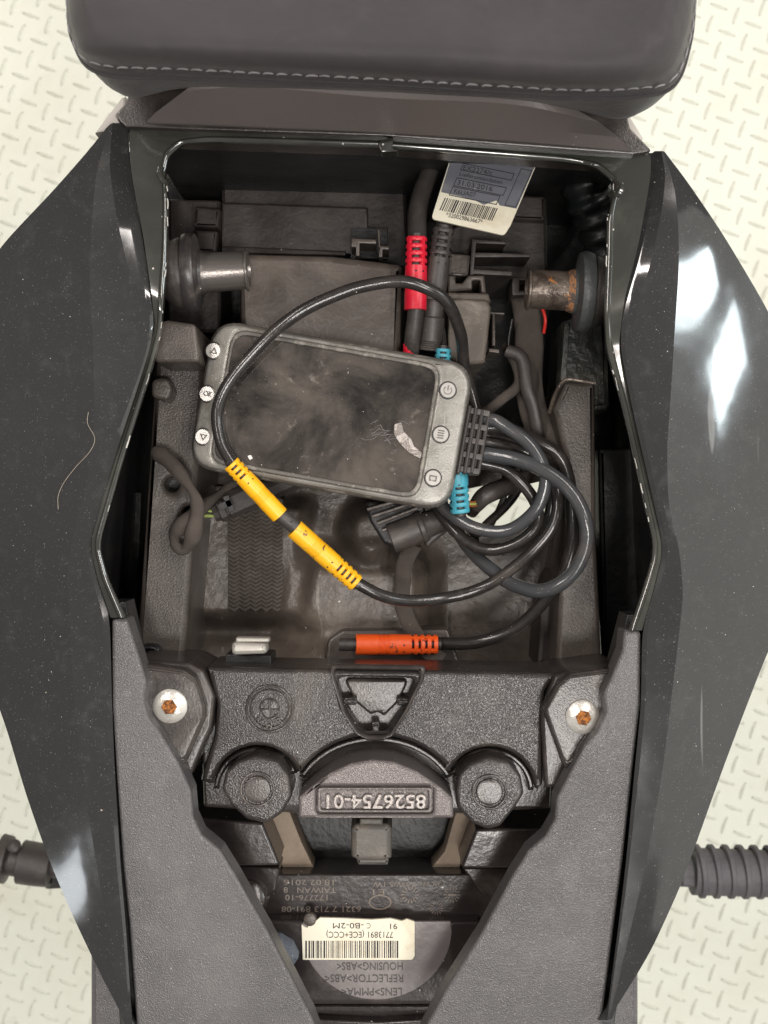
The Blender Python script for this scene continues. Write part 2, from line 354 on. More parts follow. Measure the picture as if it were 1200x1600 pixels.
for i in range(-46, 47):
    for j in range(-46, 47):
        q = e1*i + e2*j
        for off, ang in ((Vector((0, 0)), -20), ((e1+e2)/2, 70)):
            r = q + off
            if abs(r.x) < 1.2 and abs(r.y) < 1.3: lug_at(r.x, r.y, math.radians(ang))
tag(lug.build('tread_relief', M['floor'], floor, sharp=60, merge=False), kind='stuff')

# ================================================================== motorcycle
bike = thing('motorcycle', 'black motorcycle tail seen from above with its rear seat off and storage bay open', 'motorcycle', (0, 0, ZF))
def soft(p, n, passes=3):
    p = [Vector(q) for q in p]; out = []
    for a, b in zip(p, p[1:]): out += [a.lerp(b, k/n) for k in range(n)]
    out.append(p[-1])
    for _ in range(passes): out = [out[0]] + [(out[i-1]+out[i]*2+out[i+1])/4 for i in range(1, len(out)-1)] + [out[-1]]
    return out
def rails_y(rails, N=70, u=4, sharp=()):
    """rails of (px, py, z) running down the picture -> world grid; smooth across between sharp rails"""
    R = []
    for r in rails:
        cs = soft(r, 12, 14)
        ys = [c.y for c in cs]; y0, y1 = ys[0], ys[-1]; out = []; j = 0
        for k in range(N+1):
            y = y0+(y1-y0)*k/N
            while j < len(cs)-2 and cs[j+1].y < y: j += 1
            a, b = cs[j], cs[j+1]; t = 0 if b.y == a.y else max(0, min(1, (y-a.y)/(b.y-a.y)))
            q = a.lerp(b, t); out.append(P(q.x, q.y, q.z))
        R.append(out)
    return across(R, u, sharp)
def rails_i(rails, n=6, u=3, sharp=(), fn=None):
    R = [[P(q.x, q.y, q.z) for q in (fn or catmull)([Vector(q) for q in r], n)] for r in rails]
    return across(R, u, sharp)
def across(R, u, sharp):
    cuts = [0] + [i for i in sharp if 0 < i < len(R)-1] + [len(R)-1]
    grid = []
    for a, b in zip(cuts, cuts[1:]):
        cols = [catmull([R[i][k] for i in range(a, b+1)], u) for k in range(len(R[0]))]
        for i in range(len(cols[0])):
            if grid and i == 0 and a != 0: continue
            grid.append([c[i] for c in cols])
    return grid
# ---- left side panel
Bl = [(200,200,0),(204,260,0),(219,350,0),(234,440,-.001),(241,505,-.002),(234,545,-.002),(220,590,-.003),(182,705,-.004),(143,840,-.004),(143,862,-.004),(153,905,-.004),(172,965,-.004),(175,1100,-.006),(179,1200,-.008),(188,1350,-.012),(197,1450,-.015),(207,1605,-.02)]
Cl = [(191,193,.003),(192,260,.003),(206,350,.002),(222,440,.001),(236,500,-.001),(229,550,-.0015),(214,595,-.002),(174,705,-.003),(134,840,-.003),(134,862,-.003),(143,905,-.003),(163,965,-.003),(166,1100,-.004),(171,1200,-.006),(182,1350,-.010),(192,1450,-.014),(204,1605,-.019)]
Dl = [(176,192,.0),(170,260,.004),(184,350,.004),(205,440,.002),(230,495,.0),(215,560,.001),(196,605,.001),(160,705,.001),(124,840,.001),(124,862,.001),(132,905,.001),(150,965,.0),(154,1100,-.001),(160,1200,-.004),(174,1350,-.008),(186,1450,-.013),(202,1605,-.019)]
El = [(172,194,-.006),(150,270,.0),(142,360,.004),(140,450,.006),(146,540,.006),(148,640,.005),(140,740,.004),(112,845,.003),(104,900,.002),(108,965,.001),(116,1100,-.002),(128,1200,-.006),(150,1350,-.012),(170,1450,-.018),(200,1605,-.022)]
Fl = [(169,197,-0.0040),(128,270,-0.0046),(88,360,-0.0059),(60,450,-0.0073),(45,560,-0.0083),(38,660,-0.0089),(35,760,-0.0092),(38,860,-0.0096),(46,965,-0.0092),(62,1080,-0.0099),(84,1200,-0.0106),(118,1350,-0.0112),(150,1460,-0.0106),(196,1605,-0.0083)]
Gl = [(166,200,-0.0066),(140,233,-0.0099),(85,296,-0.0158),(0,385,-0.0215),(-62,480,-0.0264),(-98,600,-0.0297),(-103,750,-0.0314),(-80,900,-0.0314),(-35,1020,-0.0297),(8,1130,-0.0281),(40,1240,-0.0264),(75,1340,-0.0231),(113,1430,-0.0205),(158,1525,-0.0165),(202,1607,-0.0106)]
def under(G, dx, dz=-0.02): return [(x+dx, y, z+dz) for x, y, z in G]
Br = [(1018,240,0),(1015,262,0),(1008,320,0),(993,400,-.001),(975,470,-.002),(968,540,-.002),(986,630,-.003),(1011,740,-.004),(1035,846,-.004),(1034,873,-.004),(1021,925,-.004),(1003,985,-.004),(1002,1100,-.006),(992,1200,-.008),(978,1350,-.012),(966,1450,-.015),(947,1592,-.02)]
Cr = [(1023,236,.003),(1022,262,.003),(1016,320,.003),(1002,400,.002),(984,470,.0),(974,540,-.0015),(994,630,-.002),(1019,740,-.003),(1043,846,-.003),(1042,873,-.003),(1029,925,-.003),(1010,985,-.003),(1009,1100,-.004),(999,1200,-.006),(983,1350,-.010),(970,1450,-.014),(949,1592,-.019)]
Dr = [(1033,236,.0),(1040,270,.002),(1036,320,.003),(1020,400,.003),(996,480,.002),(990,545,.001),(1004,630,.001),(1024,740,.001),(1050,846,.001),(1050,873,.001),(1038,925,.001),(1020,985,.0),(1018,1100,-.001),(1008,1200,-.004),(990,1350,-.008),(974,1450,-.013),(950,1592,-.019)]
Er = [(1036,236,-.004),(1054,290,.0),(1060,350,.004),(1061,420,.007),(1054,520,.007),(1048,620,.006),(1042,700,.005),(1044,790,.004),(1062,860,.003),(1068,930,.002),(1060,1000,.001),(1048,1100,-.002),(1036,1200,-.006),(1010,1350,-.012),(986,1450,-.018),(952,1592,-.022)]
Fr = [(1038,237,-0.0040),(1076,300,-0.0040),(1105,370,-0.0053),(1128,450,-0.0066),(1142,550,-0.0079),(1148,650,-0.0086),(1150,750,-0.0092),(1150,850,-0.0096),(1140,950,-0.0092),(1115,1080,-0.0099),(1085,1200,-0.0106),(1046,1350,-0.0112),(1008,1460,-0.0106),(956,1592,-0.0083)]
Gr = [(1040,239,-0.0066),(1075,285,-0.0099),(1130,366,-0.0158),(1200,484,-0.0231),(1243,580,-0.0281),(1265,700,-0.0314),(1265,830,-0.0323),(1238,930,-0.0314),(1195,1030,-0.0297),(1160,1120,-0.0281),(1128,1205,-0.0264),(1087,1320,-0.0238),(1062,1388,-0.0218),(1020,1480,-0.0185),(994,1525,-0.0165),(950,1594,-0.0106)]
def zmain(px, py):
    r = abs(px-597); q = max(0, (r-330)/350); z = .006 - .036*q**1.6
    if py > 1000: z -= .012*((py-1000)/600)**1.5
    if py < 380: z -= .012*((380-py)/180)**2*min(1, q/.35)
    return z
def settle(Bq, Cq, Dq, Eq, Fq, Gq):
    E2 = [(x, y, zmain(x, y)) for x, y, z in Eq]
    F2 = [(x, y, zmain(x, y)) for x, y, z in Fq]; G2 = [(x, y, zmain(x, y)) for x, y, z in Gq]
    def near(L, y):
        for a, b in zip(L, L[1:]):
            if a[1] <= y <= b[1]: t = (y-a[1])/(b[1]-a[1]); return a[0]+(b[0]-a[0])*t
        return L[0][0] if y < L[0][1] else L[-1][0]
    def zin(x, y):
        xe = near(Eq, y); return zmain(xe, y) + .03*abs(x-xe)*S
    band = lambda y: .0027*max(0, min(1, (500-y)/90))
    D2 = [(x, y, zin(x, y)) for x, y, z in Dq]
    C2 = [(x, y, zin(x, y) - band(y)) for x, y, z in Cq]
    B2 = [(x, y, zin(x, y) - band(y) - .0011) for x, y, z in Bq]
    return B2, C2, D2, E2, F2, G2
Bl, Cl, Dl, El, Fl, Gl = settle(Bl, Cl, Dl, El, Fl, Gl); Br, Cr, Dr, Er, Fr, Gr = settle(Br, Cr, Dr, Er, Fr, Gr)
R1l = [(606,230),(450,225),(330,221),(285,224),(263,243),(257,272),(262,310),(260,400),(255,470),(251,520),(238,570),(197,700),(157,840),(156,860),(168,905),(194,965)]
R3l = [(606,207),(450,203),(320,199),(250,197),(203,197),(202,225),(206,270),(224,370),(237,460),(242,510),(227,570),(184,700),(143,840),(143,862),(153,905),(173,965)]
R1r = [(606,231),(750,242),(880,252),(930,260),(959,284),(956,315),(949,345),(948,400),(945,487),(948,545),(972,630),(997,740),(1021,846),(1020,873),(1006,920),(984,985)]
R3r = [(606,207),(750,217),(880,228),(960,236),(1017,242),(1017,270),(1011,310),(997,385),(975,470),(967,540),(985,630),(1010,740),(1034,846),(1033,873),(1020,925),(1003,985)]
def flange(R1, R3, mb):
    lip = []; lip2 = []
    for a, b in zip(R1, R3):
        d = Vector(b)-Vector(a); l = d.length; d /= l; t = min(7, l*0.45); t2 = min(10, l*0.65)
        lip.append((a[0]+d.x*t, a[1]+d.y*t)); lip2.append((a[0]+d.x*t2, a[1]+d.y*t2))
    A = lambda L, z: [(x, y, z) for x, y in L]
    dz = [0 if i < 9 else -.003 for i in range(len(R1))]
    def B(L, z): return [(x, y, z+d) for (x, y), d in zip(L, dz)]
    def inn(L, r): return [(x*(1-r)+600*r, y*(1-r)+640*r) for x, y in L]
    g = rails_i([B(inn(R1, .008), -.016), B(inn(R1, .004), -.0015), B(R1, .0012), B(lip, .002), B(lip2, .0003), B(R3, 0)], n=8, u=2, sharp=(1, 4), fn=soft)
    mb.grid(g)
for side, nm_lab, rails, R1, R3, dx in (('l', 'left', [Bl, Cl, Dl, El, Fl, Gl, under(Gl, 25), under(Gl, 60, -.14)], R1l, R3l, 1), ('r', 'right', [Br, Cr, Dr, Er, Fr, Gr, under(Gr, -25), under(Gr, -60, -.14)], R1r, R3r, 1)):
    mb = MB(); mb.grid(rails_y(rails, 110, 6, (1, 2, 3, 5)))
    pn = mb.build('side_panel', M['gloss'], bike, sharp=7, merge=False)
    pn['label'] = 'glossy black side panel with dust specks, %s' % ('bright band at its top inner corner' if side == 'l' else 'two bright window reflections on it')
    if side == 'l': bvh_left = BVHTree.FromPolygons([Vector(v) for v in mb.v], mb.f)
    fm = MB(); flange(R1, R3, fm)
    fm.build('opening_lip', M['gloss_in'], pn, sharp=35)
    # moulded hook at the corner of the lip
    h = MB()
    if side == 'l': h.tube(catmull([P(252, 262, .002), P(250, 274, .004), P(256, 284, .004), P(264, 283, .0)], 5), .0016, 8)
    else: h.tube(catmull([P(962, 282, .002), P(970, 292, .004), P(966, 303, .004), P(954, 304, .0)], 5), .0018, 8)
    h.build('lip_hook', M['gloss_in'], pn)
sl = MB(); sl.prism(rnd([(590,222),(611,214),(616,218),(612,230),(625,236),(596,238)], 3), .004, -.005, .0006); sl.build('seam_catch', M['gloss_in'], bike)
# pale dashes along the lip edge, standing in for its broken highlight
def lip_glints(R, z):
    mb = MB(); pts = catmull([P(x, y, z) for x, y in R], 14)
    for i in range(0, len(pts)-3):
        if random.random() < 0.09:
            k = random.randint(1, 3); r = random.uniform(.00012, .00032)
            seg = [q + Vector((random.uniform(-1, 1), random.uniform(-1, 1), 0))*.0002 for q in pts[i:i+k+1]]
            mb.tube(seg, r, 5)
    return mb
fz = mat('pale_glint', (0.5, 0.48, 0.44), 0.4)
tag(lip_glints(R1l[5:13], .0022).build('lip_glint', fz, bike), kind='stuff')
tag(lip_glints(R1r[4:13], .0022).build('lip_glint', fz, bike), kind='stuff')

# ---- rider seat
def U(pts, z): return [(x, y, z) for x, y in pts]
seatr = [
 U([(600,-260)]*13, .066),
 U([(420,-260),(425,-160),(440,-100),(480,-80),(560,-70),(600,-68),(640,-68),(700,-72),(760,-85),(790,-110),(800,-160),(800,-200),(800,-260)], .068),
 U([(250,-260),(250,-130),(262,-60),(310,-28),(450,-14),(600,-8),(750,-8),(850,-12),(900,-30),(940,-60),(950,-110),(955,-180),(955,-260)], .080),
 U([(150,-260),(148,-60),(160,10),(200,48),(350,58),(600,66),(800,76),(900,80),(975,72),(1015,42),(1035,-10),(1042,-90),(1045,-260)], .091),
 U([(112,-260),(112,-30),(122,45),(152,82),(300,92),(600,106),(800,118),(900,124),(990,120),(1042,98),(1066,50),(1078,-30),(1085,-260)], .085),
 U([(105,-260),(104,-20),(112,58),(150,100),(300,109),(600,124),(800,136),(900,141),(1000,138),(1052,124),(1077,65),(1088,-20),(1094,-260)], .072),
 U([(106,-260),(106,-15),(116,66),(160,113),(300,120),(600,134),(800,146),(900,151),(1000,148),(1052,132),(1076,75),(1086,-15),(1092,-260)], .066),
 U([(122,-260),(122,0),(140,80),(195,150),(300,138),(600,146),(800,157),(900,172),(975,186),(1030,150),(1062,90),(1074,0),(1080,-260)], .040),
 U([(160,-260),(160,0),(190,80),(240,130),(330,128),(600,132),(800,142),(880,156),(930,160),(980,120),(1010,60),(1020,0),(1030,-260)], .030)]
mb = MB(); mb.grid(rails_i(seatr, 8, 4, (5,)))
seat = mb.build('rider_seat', M['fabric'], bike, sharp=40)
seam = catmull([P(x, y, z+.0006) for x, y, z in seatr[5]], 40)
st = MB(); acc = 0; i = 0; L = [0]
for a, b in zip(seam, seam[1:]): L.append(L[-1]+(b-a).length)
def at_len(d):
    lo, hi = 0, len(L)-1
    while hi-lo > 1:
        m_ = (lo+hi)//2
        if L[m_] <= d: lo = m_
        else: hi = m_
    t = (d-L[lo])/max(1e-9, L[hi]-L[lo]); return seam[lo].lerp(seam[hi], t)
d = 0; pitch = .0064
while d < L[-1]-pitch:
    a, b = at_len(d), at_len(d+pitch*random.uniform(.62, .78)); a = a+Vector((0, random.uniform(-.0003, .0003), 0)); up = Vector((0, 0, .0005)); n_ = Vector((0, .0003, 0))
    st.tube([a-up, a.lerp(b, .2)+up-n_*0, a.lerp(b, .5)+up*1.4, a.lerp(b, .8)+up, b-up+n_], .00046, 6)
    d += pitch*random.uniform(.93, 1.07)
tag(st.build('seam_stitching', M['thread'], seat), kind='stuff')
pp = MB(); pp.tube(catmull([P(x, y+3 if i not in (0, 12) else y, z-.001) for i, (x, y, z) in enumerate(seatr[6])], 10), .0009, 6); pp.build('piping', M['fabric'], seat)

# ---- front trim plate under the seat
mb = MB()
t0 = [(226,193,.010),(400,200,.010),(600,209,.010),(800,222,.010),(988,238,.010)]
t1 = [(228,191,.013),(400,198,.013),(600,207,.013),(800,220,.013),(986,236,.013)]
t2 = [(243,176,.022),(400,180,.024),(600,189,.024),(800,200,.024),(966,214,.022)]
t3 = [(288,142,.044),(400,136,.047),(600,153,.047),(800,163,.047),(936,191,.040)]
t4 = [(300,133,.044),(392,125,.049),(600,143,.049),(800,155,.049),(902,172,.040)]
t5 = [(310,120,.03),(400,112,.03),(600,120,.03),(800,130,.03),(890,150,.03)]
mb.grid(rails_i([t0, t1, t2, t3, t4, t5], 8, 1, (1, 2, 3, 4)))
trim = mb.build('front_trim_plate', M['trim'], bike, sharp=12)
mb = MB(); mb.prism(rnd([(178,180),(192,165),(200,150),(300,128),(600,140),(900,165),(980,180),(985,200),(1020,236),(990,241),(600,212),(300,202),(196,198)], 4), .004, -.03, .001)
mb.build('trim_backing', M['castsoft'], bike)
mb = MB(); mb.prism([(148,208),(190,152),(196,150),(196,186),(165,205)], -.03, -.06, .001); pe = mat('pale_side_edge', (0.45, 0.42, 0.38), 0.35); mb.build('tank_side_edge', pe, bike)
mb = MB(); mb.prism([(980,182),(985,182),(1005,215),(1000,235),(980,200)], -.02, -.05, .001); mb.build('tank_side_edge', pe, bike)

# ---- tail covers
CL = [(174,967),(198,965),(215,1017),(230,1066),(226,1092),(232,1119),(248,1141),(279,1194),(298,1238),(301,1280),(313,1307),(343,1333),(367,1373),(400,1433),(417,1463),(454,1537),(487,1604),(500,1640),(206,1640),(205,1600),(196,1450),(187,1350),(179,1200),(175,1100)]
CR = [(975,983),(1002,985),(1001,1100),(991,1200),(977,1350),(965,1450),(949,1590),(945,1640),(655,1640),(673,1604),(701,1551),(753,1467),(800,1377),(827,1333),(853,1310),(868,1283),(870,1250),(889,1212),(912,1168),(932,1144),(946,1112),(942,1084),(954,1060),(972,1016)]
def slope(x, y): return min(0, (y+0.1))*0.06
lab = ('grained dark grey tail cover with bright bevelled edge beside the rusty hex screw', 'grained silver grey tail cover on the side of the clean looking panel')
for pts, lb in ((CL, 'grained charcoal tail cover reaching the left pointed tab'), (CR, 'grained paler grey tail cover below the right pointed tab')):
    mb = MB(); mb.prism(rnd(pts, 7, 3), -.004, -.020, .0022, zf=slope)
    o = mb.build('tail_cover', M['cover'], bike, sharp=50); o['label'] = lb
mb = MB(); mb.prism([(150,940),(196,940),(222,1060),(215,1400),(235,1650),(190,1650),(172,1400),(160,1100)], -.028, -.05, .001); mb.build('seam_backing', M['black'], bike)
mb = MB(); mb.prism([(980,960),(1025,960),(1015,1100),(985,1400),(955,1650),(920,1650),(950,1400),(955,1060)], -.028, -.05, .001); mb.build('seam_backing', M['black'], bike)
mb = MB(); mb.prism(rnd([(141,1490),(170,1470),(300,1500),(900,1500),(970,1480),(998,1510),(998,1700),(141,1700)], 6), -.09, -.14, .003); mb.build('tail_underside', M['cover'], bike)

# ---- carrier casting
def arc(cx, cy, r, a0, a1, n=14, ry=None):
    ry = ry or r
    return [(cx+r*math.cos(math.radians(a0+(a1-a0)*k/n)), cy-ry*math.sin(math.radians(a0+(a1-a0)*k/n))) for k in range(n+1)]
plate = [(322,1042,4),(520,1046,4),(668,1048,4),(872,1052,6),(852,1080,8),(848,1130,6),(848,1228,6),(838,1236,4)] + [(x, y, 0) for x, y in arc(766,1238,70,10,152)] + \
        [(x, y, 0) for x, y in arc(587,1262,134,28,152,20,112)] + [(x, y, 0) for x, y in arc(402,1236,70,28,172)] + [(332,1226,4),(312,1222,6),(334,1150,6),(338,1100,8)]
rec = rnd([(519,1038),(660,1040),(655,1062),(632,1110),(610,1146),(598,1152),(575,1152),(560,1143),(537,1108),(524,1062)], 9)
rec_hole = rnd([(524,1058,12),(652,1060,12),(630,1112,20),(608,1142,12),(598,1147,5),(576,1147,5),(562,1140,12),(542,1110,20)], 8)
carrier = MB(); carrier.prism(rnd(plate, 5, 3), -.028, -.075, .0028, holes=[rec_hole])
car = carrier.build('rear_carrier', M['cast'], bike, sharp=50)
mb = MB(); mb.prism(rnd([(310,1040),(870,1050),(860,1265),(705,1272),(470,1272),(318,1262)], 6), -.046, -.078, .002); mb.build('carrier_base', M['castsoft'], car)
mb = MB(); mb.prism(rnd([(513,1038),(667,1040),(662,1064),(638,1112),(614,1150,10),(600,1158),(573,1158),(557,1148,10),(531,1110),(519,1064)], 9), -.0255, -.030, .0016, holes=[rnd([(521,1046,10),(656,1048,10),(655,1062),(632,1113,20),(609,1146,12),(598,1150,5),(576,1150,5),(561,1144,12),(540,1112,20),(524,1062)], 8)])
mb.build('recess_rim', M['castsoft'], car, sharp=50)
mb = MB(); mb.prism(rnd([(520,1050),(658,1052),(612,1156),(565,1156)], 4), -.042, -.046, .001)
mb.prism(rnd([(536,1060),(640,1061),(622,1098),(608,1112),(600,1120),(590,1112),(580,1118),(556,1098)], 8), -.0385, -.042, .0016)
mb.build('recess_floor', M['castsoft'], car, sharp=50)
for x, y, a, b in ((546, 1096, 20, 8), (631, 1097, 18, 8), (587, 1139, 9, 19)):
    mb = MB(); mb.prism(rnd([(x-a/2-2,y-b/2-2),(x+a/2+2,y-b/2-2),(x+a/2+2,y+b/2+2),(x-a/2-2,y+b/2+2)], 4), -.0315, -.04, .0012); mb.prism(rnd([(x-a/2,y-b/4),(x+a/2,y-b/4),(x+a/2,y+b/4),(x-a/2,y+b/4)], 2), -.0285, -.0315, .0006)
    mb.build('recess_tab', M['cast'], car)
# arches round the bosses and the block: stepped ridges
for args in ((587, 1262, 134, 32, 148, 112), (402, 1236, 70, 30, 172, 70), (766, 1238, 70, 8, 150, 70)):
    cx, cy, r, a0, a1_, ry = args
    mb = MB()
    for k, (dr, z) in enumerate(((-10, -.036), )):
        o_ = arc(cx, cy, r-1, a0-6, a1_+6, 24, ry-1); i_ = arc(cx, cy, r+dr, a0-6, a1_+6, 24, ry+dr)
        mb.prism(o_ + i_[::-1], z, -.05, .002)
    mb.build('arch_step', M['castsoft'], car, sharp=50)
# part number block
blk = [(466,1279),(466,1246),(484,1231),(515,1208),(547,1193),(580,1187),(615,1190),(652,1205),(690,1231),(708,1248),(709,1279)]
mb = MB(); mb.prism(rnd(blk, 3, 3), -.012, -.05, .0018, holes=[rnd([(494,1229),(677,1229),(677,1272),(494,1272)], 6)])
bo = mb.build('part_number_block', M['block'], car, sharp=50)
mb = MB(); mb.prism(rnd([(490,1225),(681,1225),(681,1276),(490,1276)], 5), -.0150, -.03, .0001); mb.build('number_field', M['block'], car)
mb = MB(); mb.prism(rnd([(496,1231),(675,1231),(675,1270),(496,1270)], 6), -.0118, -.0165, .0007, holes=[rnd([(501,1235),(670,1235),(670,1266),(501,1266)], 4)]); mb.build('number_frame', M['block'], car)
text('8526754-01', 585, 1250, -.0145, 22, 180, M['blockletter'], car, .0018, 156, bev=.0003)
# bosses
bl_ = [(346,1233),(352,1208),(369,1192),(401,1180),(434,1189),(452,1213),(456,1245),(440,1272),(416,1288),(385,1281),(360,1258)]
br_ = [(712,1237),(716,1212),(734,1194),(763,1184),(795,1190),(814,1212),(819,1240),(806,1262),(782,1292),(762,1297),(738,1287),(714,1262)]
for pts, (cx, cy) in ((bl_, (402, 1234)), (br_, (765, 1238))):
    mb = MB(); mb.prism(rnd(pts, 14, 4), -.015, -.06, .0022); b_ = mb.build('carrier_boss', M['cast'], car, sharp=50)
    mb = MB(); mb.prism(circ(cx, cy, 28), -.0138, -.016, .0005, holes=[circ(cx, cy, 24)]); mb.prism(circ(cx, cy, 21), -.0132, -.016, .0009); mb.build('boss_disc', M['castsoft'], car)
# roundel
mb = MB()
for r1, r2 in ((38, 34.5), (31, 28.5), (16, 14)):
    mb.prism(circ(421, 1108, r1, 40), -.0262, -.029, .0006, holes=[circ(421, 1108, r2, 40)])
mb.prism([(420,1094),(422.5,1094),(422.5,1122),(420,1122)], -.0270, -.029, .0003)
mb.prism([(407,1107),(435,1107),(435,1109),(407,1109)], -.0272, -.029, .0003)
for q in (0, 1):
    a0 = 0 if q == 0 else 180
    mb.prism([(421, 1108)] + arc(421, 1108, 14, a0+3, a0+87, 6), -.0273, -.029, .0003)
mb.build('roundel_emblem', M['castsoft'], car)
for ch, a in (('B', 50), ('M', 90), ('W', 130)):
    x = 421 + 23*math.cos(math.radians(a)); y = 1108 + 23*math.sin(math.radians(a))
    text(ch, x, y, -.0275, 10, 180+(90-a), M['castsoft'], car, .0014)
# mounting ears, brackets and screws
for nm, outer, inner, (sx, sy), rs in (
  ('l', [(205,1028),(296,1036),(318,1048),(335,1090),(330,1138),(297,1216),(280,1208),(220,1100)],
        [(214,1036),(287,1046),(306,1060),(321,1104),(321,1122),(286,1202),(270,1180),(230,1120)], (266,1103), 3),
  ('r', [(975,1036),(888,1048),(866,1056),(846,1108),(846,1128),(852,1232),(880,1232),(905,1150)],
        [(968,1042),(892,1052),(872,1070),(850,1110),(855,1126),(886,1212),(905,1170),(950,1110)], (910,1120), 8)):
    mb = MB(); mb.prism(rnd(outer, 8), -.024, -.08, .002); e = mb.build('mounting_ear', M['castsoft'], car, sharp=50)
    mb = MB(); mb.prism(rnd(inner, 9), -.015, -.03, .0016); b = mb.build('cover_bracket', M['castsoft'], bike, sharp=50)
    cx = sum(q[0] for q in inner)/len(inner); cy = sum(q[1] for q in inner)/len(inner)
    shr = lambda f: [(cx+(x-cx)*f, cy+(y-cy)*f) for x, y in inner]
    mb = MB(); mb.prism(rnd(shr(.93), 8), -.0138, -.016, .0007, holes=[rnd(shr(.86), 8)]); mb.build('bracket_rib', M['castsoft'], b, sharp=50)
    c0 = P(sx, sy, -.015)
    mb = MB(); R = 27*S*1.02
    mb.lathe(c0, (0, 0, 1), [(0, R), (.0008, R), (.0014, R*.93), (.0026, R*.62), (.0032, R*.42), (.0033, R*.40), (.0015, R*.38), (.0013, 0)], 40)
    sc = mb.build('bracket_screw', M['zinc'], bike, sharp=35)
    mb = MB(); mb.lathe(c0, (0, 0, 1), [(.0034, R*.46), (.0036, R*.42), (.0036, R*.38), (.0012, R*.36), (.0011, 0)], 6, ph=.3 if nm == 'l' else .1)
    mb.build('hex_socket', M['rust'], sc)
    if nm == 'r':
        mb = MB(); pts = [(872+random.uniform(-2, 2)+24*math.cos(a/10*6.28), 1096+random.uniform(-2, 2)+7*math.sin(a/10*6.28)) for a in range(10)]
# ---- bay: undertray, floor, rails
hole = rnd([(676,772),(712,768),(760,758),(850,735),(862,800),(830,822),(770,826),(712,818)], 8)
Zu = -.185
mb = MB(); mb.prism([(150,236),(1050,256),(1070,700),(1010,1100),(900,1700),(300,1700),(180,1100),(120,700)], Zu, Zu-.004, 0, holes=[rnd([(640,735),(900,715),(905,835),(760,850),(660,842)], 8)])
mb.build('undertray', M['black'], bike)
# bay side walls
def wall(a, b, z0, z1, m, t=.002, name='bay_wall', par=None):
    A, B = P(*a, z0), P(*b, z0); d = (B-A).to_2d().normalized(); n = Vector((-d.y, d.x))*t
    q = [A.to_2d(), B.to_2d(), B.to_2d()+n, A.to_2d()+n]
    mb = MB(); mb.prism([(v.x, v.y) for v in q], z0, z1, 0, world=True); return mb.build(name, m, par or bike)
wall((175, 320), (120, 1000), -.03, Zu, M['black']); wall((1030, 340), (1060, 1000), -.03, Zu, M['black'])
wall((225, 215), (990, 234), -.02, Zu, M['black'])
mb = MB()
zt = -.150
mb.prism(rnd([(285,690),(880,690),(886,1045),(285,1045)], 8), zt, zt-.006, .001, holes=[hole])
tray = mb.build('bay_floor', M['tray'], bike)
# raised deck at lower middle, bulge, hump
def heights(name, x0, x1, y0, y1, fn, m, par, n=60):
    mb = MB(); rows = []
    for j in range(n+1):
        row = []
        for i in range(n+1):
            px = x0+(x1-x0)*i/n; py = y0+(y1-y0)*j/n
            row.append(P(px, py, fn(px, py)))
        rows.append(row)
    mb.grid(rows); return mb.build(name, m, par, sharp=50, merge=False)
def ss(a, b, x):
    t = max(0, min(1, (x-a)/(b-a))); return t*t*(3-2*t)
def deck(px, py):
    z = -.146
    z += .030*ss(440, 500, px+0.25*(py-900))*(1-ss(640, 700, px))*ss(835, 900, py)      # centre hump
    z += .016*(1-ss(440, 475, px+0.15*(py-950)))*ss(770, 800, py)*(1-ss(950, 985, py)) # pad shelf
    z -= .012*math.exp(-((px-470)**2/700+(py-1000)**2/900))
    d_ = math.hypot(px-580, (py-830)); z += .03*(1-ss(20, 62, d_)) 
    z += .012*ss(985, 1030, py)*(1-ss(500,540,px))
    return z
o = heights('tray_relief', 300, 700, 760, 1044, deck, M['tray'], tray, 90)
mb = MB(); mb.prism(rnd([(508,1040),(512,1000,16),(536,985,14),(700,983,8),(720,1040)], 6), -.102, -.13, .002); mb.build('connector_shelf', M['dusty'], tray)
# woven pad: rows of chevron cords
mb = MB()
for r in range(26):
    for c in range(5):
        xa = 357+c*17; y = 786+r*6.4
        z = -.1285
        mb.add([P(xa, y, z), P(xa+8.5, y+5, z+.0006), P(xa+17, y, z), P(xa+17, y+4, z), P(xa+8.5, y+9.5, z+.0014), P(xa, y+4, z)], [(0,1,4,5),(1,2,3,4)])
pad = MB(); pad.prism(rnd([(355,780),(443,778),(441,952),(356,952)], 6), -.1295, -.140, .001); po = pad.build('woven_pad', M['velcro'], tray)
tag(mb.build('woven_cords', M['velcro'], tray, merge=False), kind='stuff')
# rails
mb = MB(); mb.prism(rnd([(211,1034),(226,820),(243,560),(322,560),(306,800),(288,1034)], 5), -.070, -.17, .0035, holes=[circ(268, 757, 11), circ(292, 800, 8)])
mb.build('frame_rail', M['rail'], bike, sharp=50)
mb = MB(); mb.prism([(250,735),(310,735),(310,820),(250,820)], -.085, -.1, 0); mb.build('rail_bore', M['black'], bike)
mb = MB(); mb.prism(rnd([(868,1040),(873,930),(888,850),(884,720),(864,640),(884,596),(930,598),(932,839),(942,1040)], 5), -.074, -.17, .003)
mb.build('frame_rail', M['rail'], bike, sharp=50)
mb = MB(); mb.prism(rnd([(838,1040),(846,940),(868,880),(872,940),(868,1040)], 4), -.11, -.16, .003); mb.build('rail_flange', M['dustyshade'], bike)
mb = MB(); mb.prism(rnd([(942,1040),(935,700),(1000,700),(1030,860),(980,1040)], 4), -.13, -.16, .003); mb.build('inner_guard', M['black'], bike)
mb = MB(); mb.tube(catmull([P(858,645,-.068), P(868,615,-.062), P(880,596,-.058), P(892,593,-.057), P(930,599,-.057)], 6), .0011, 8); mb.build('bracket_edge', M['steel'], bike)
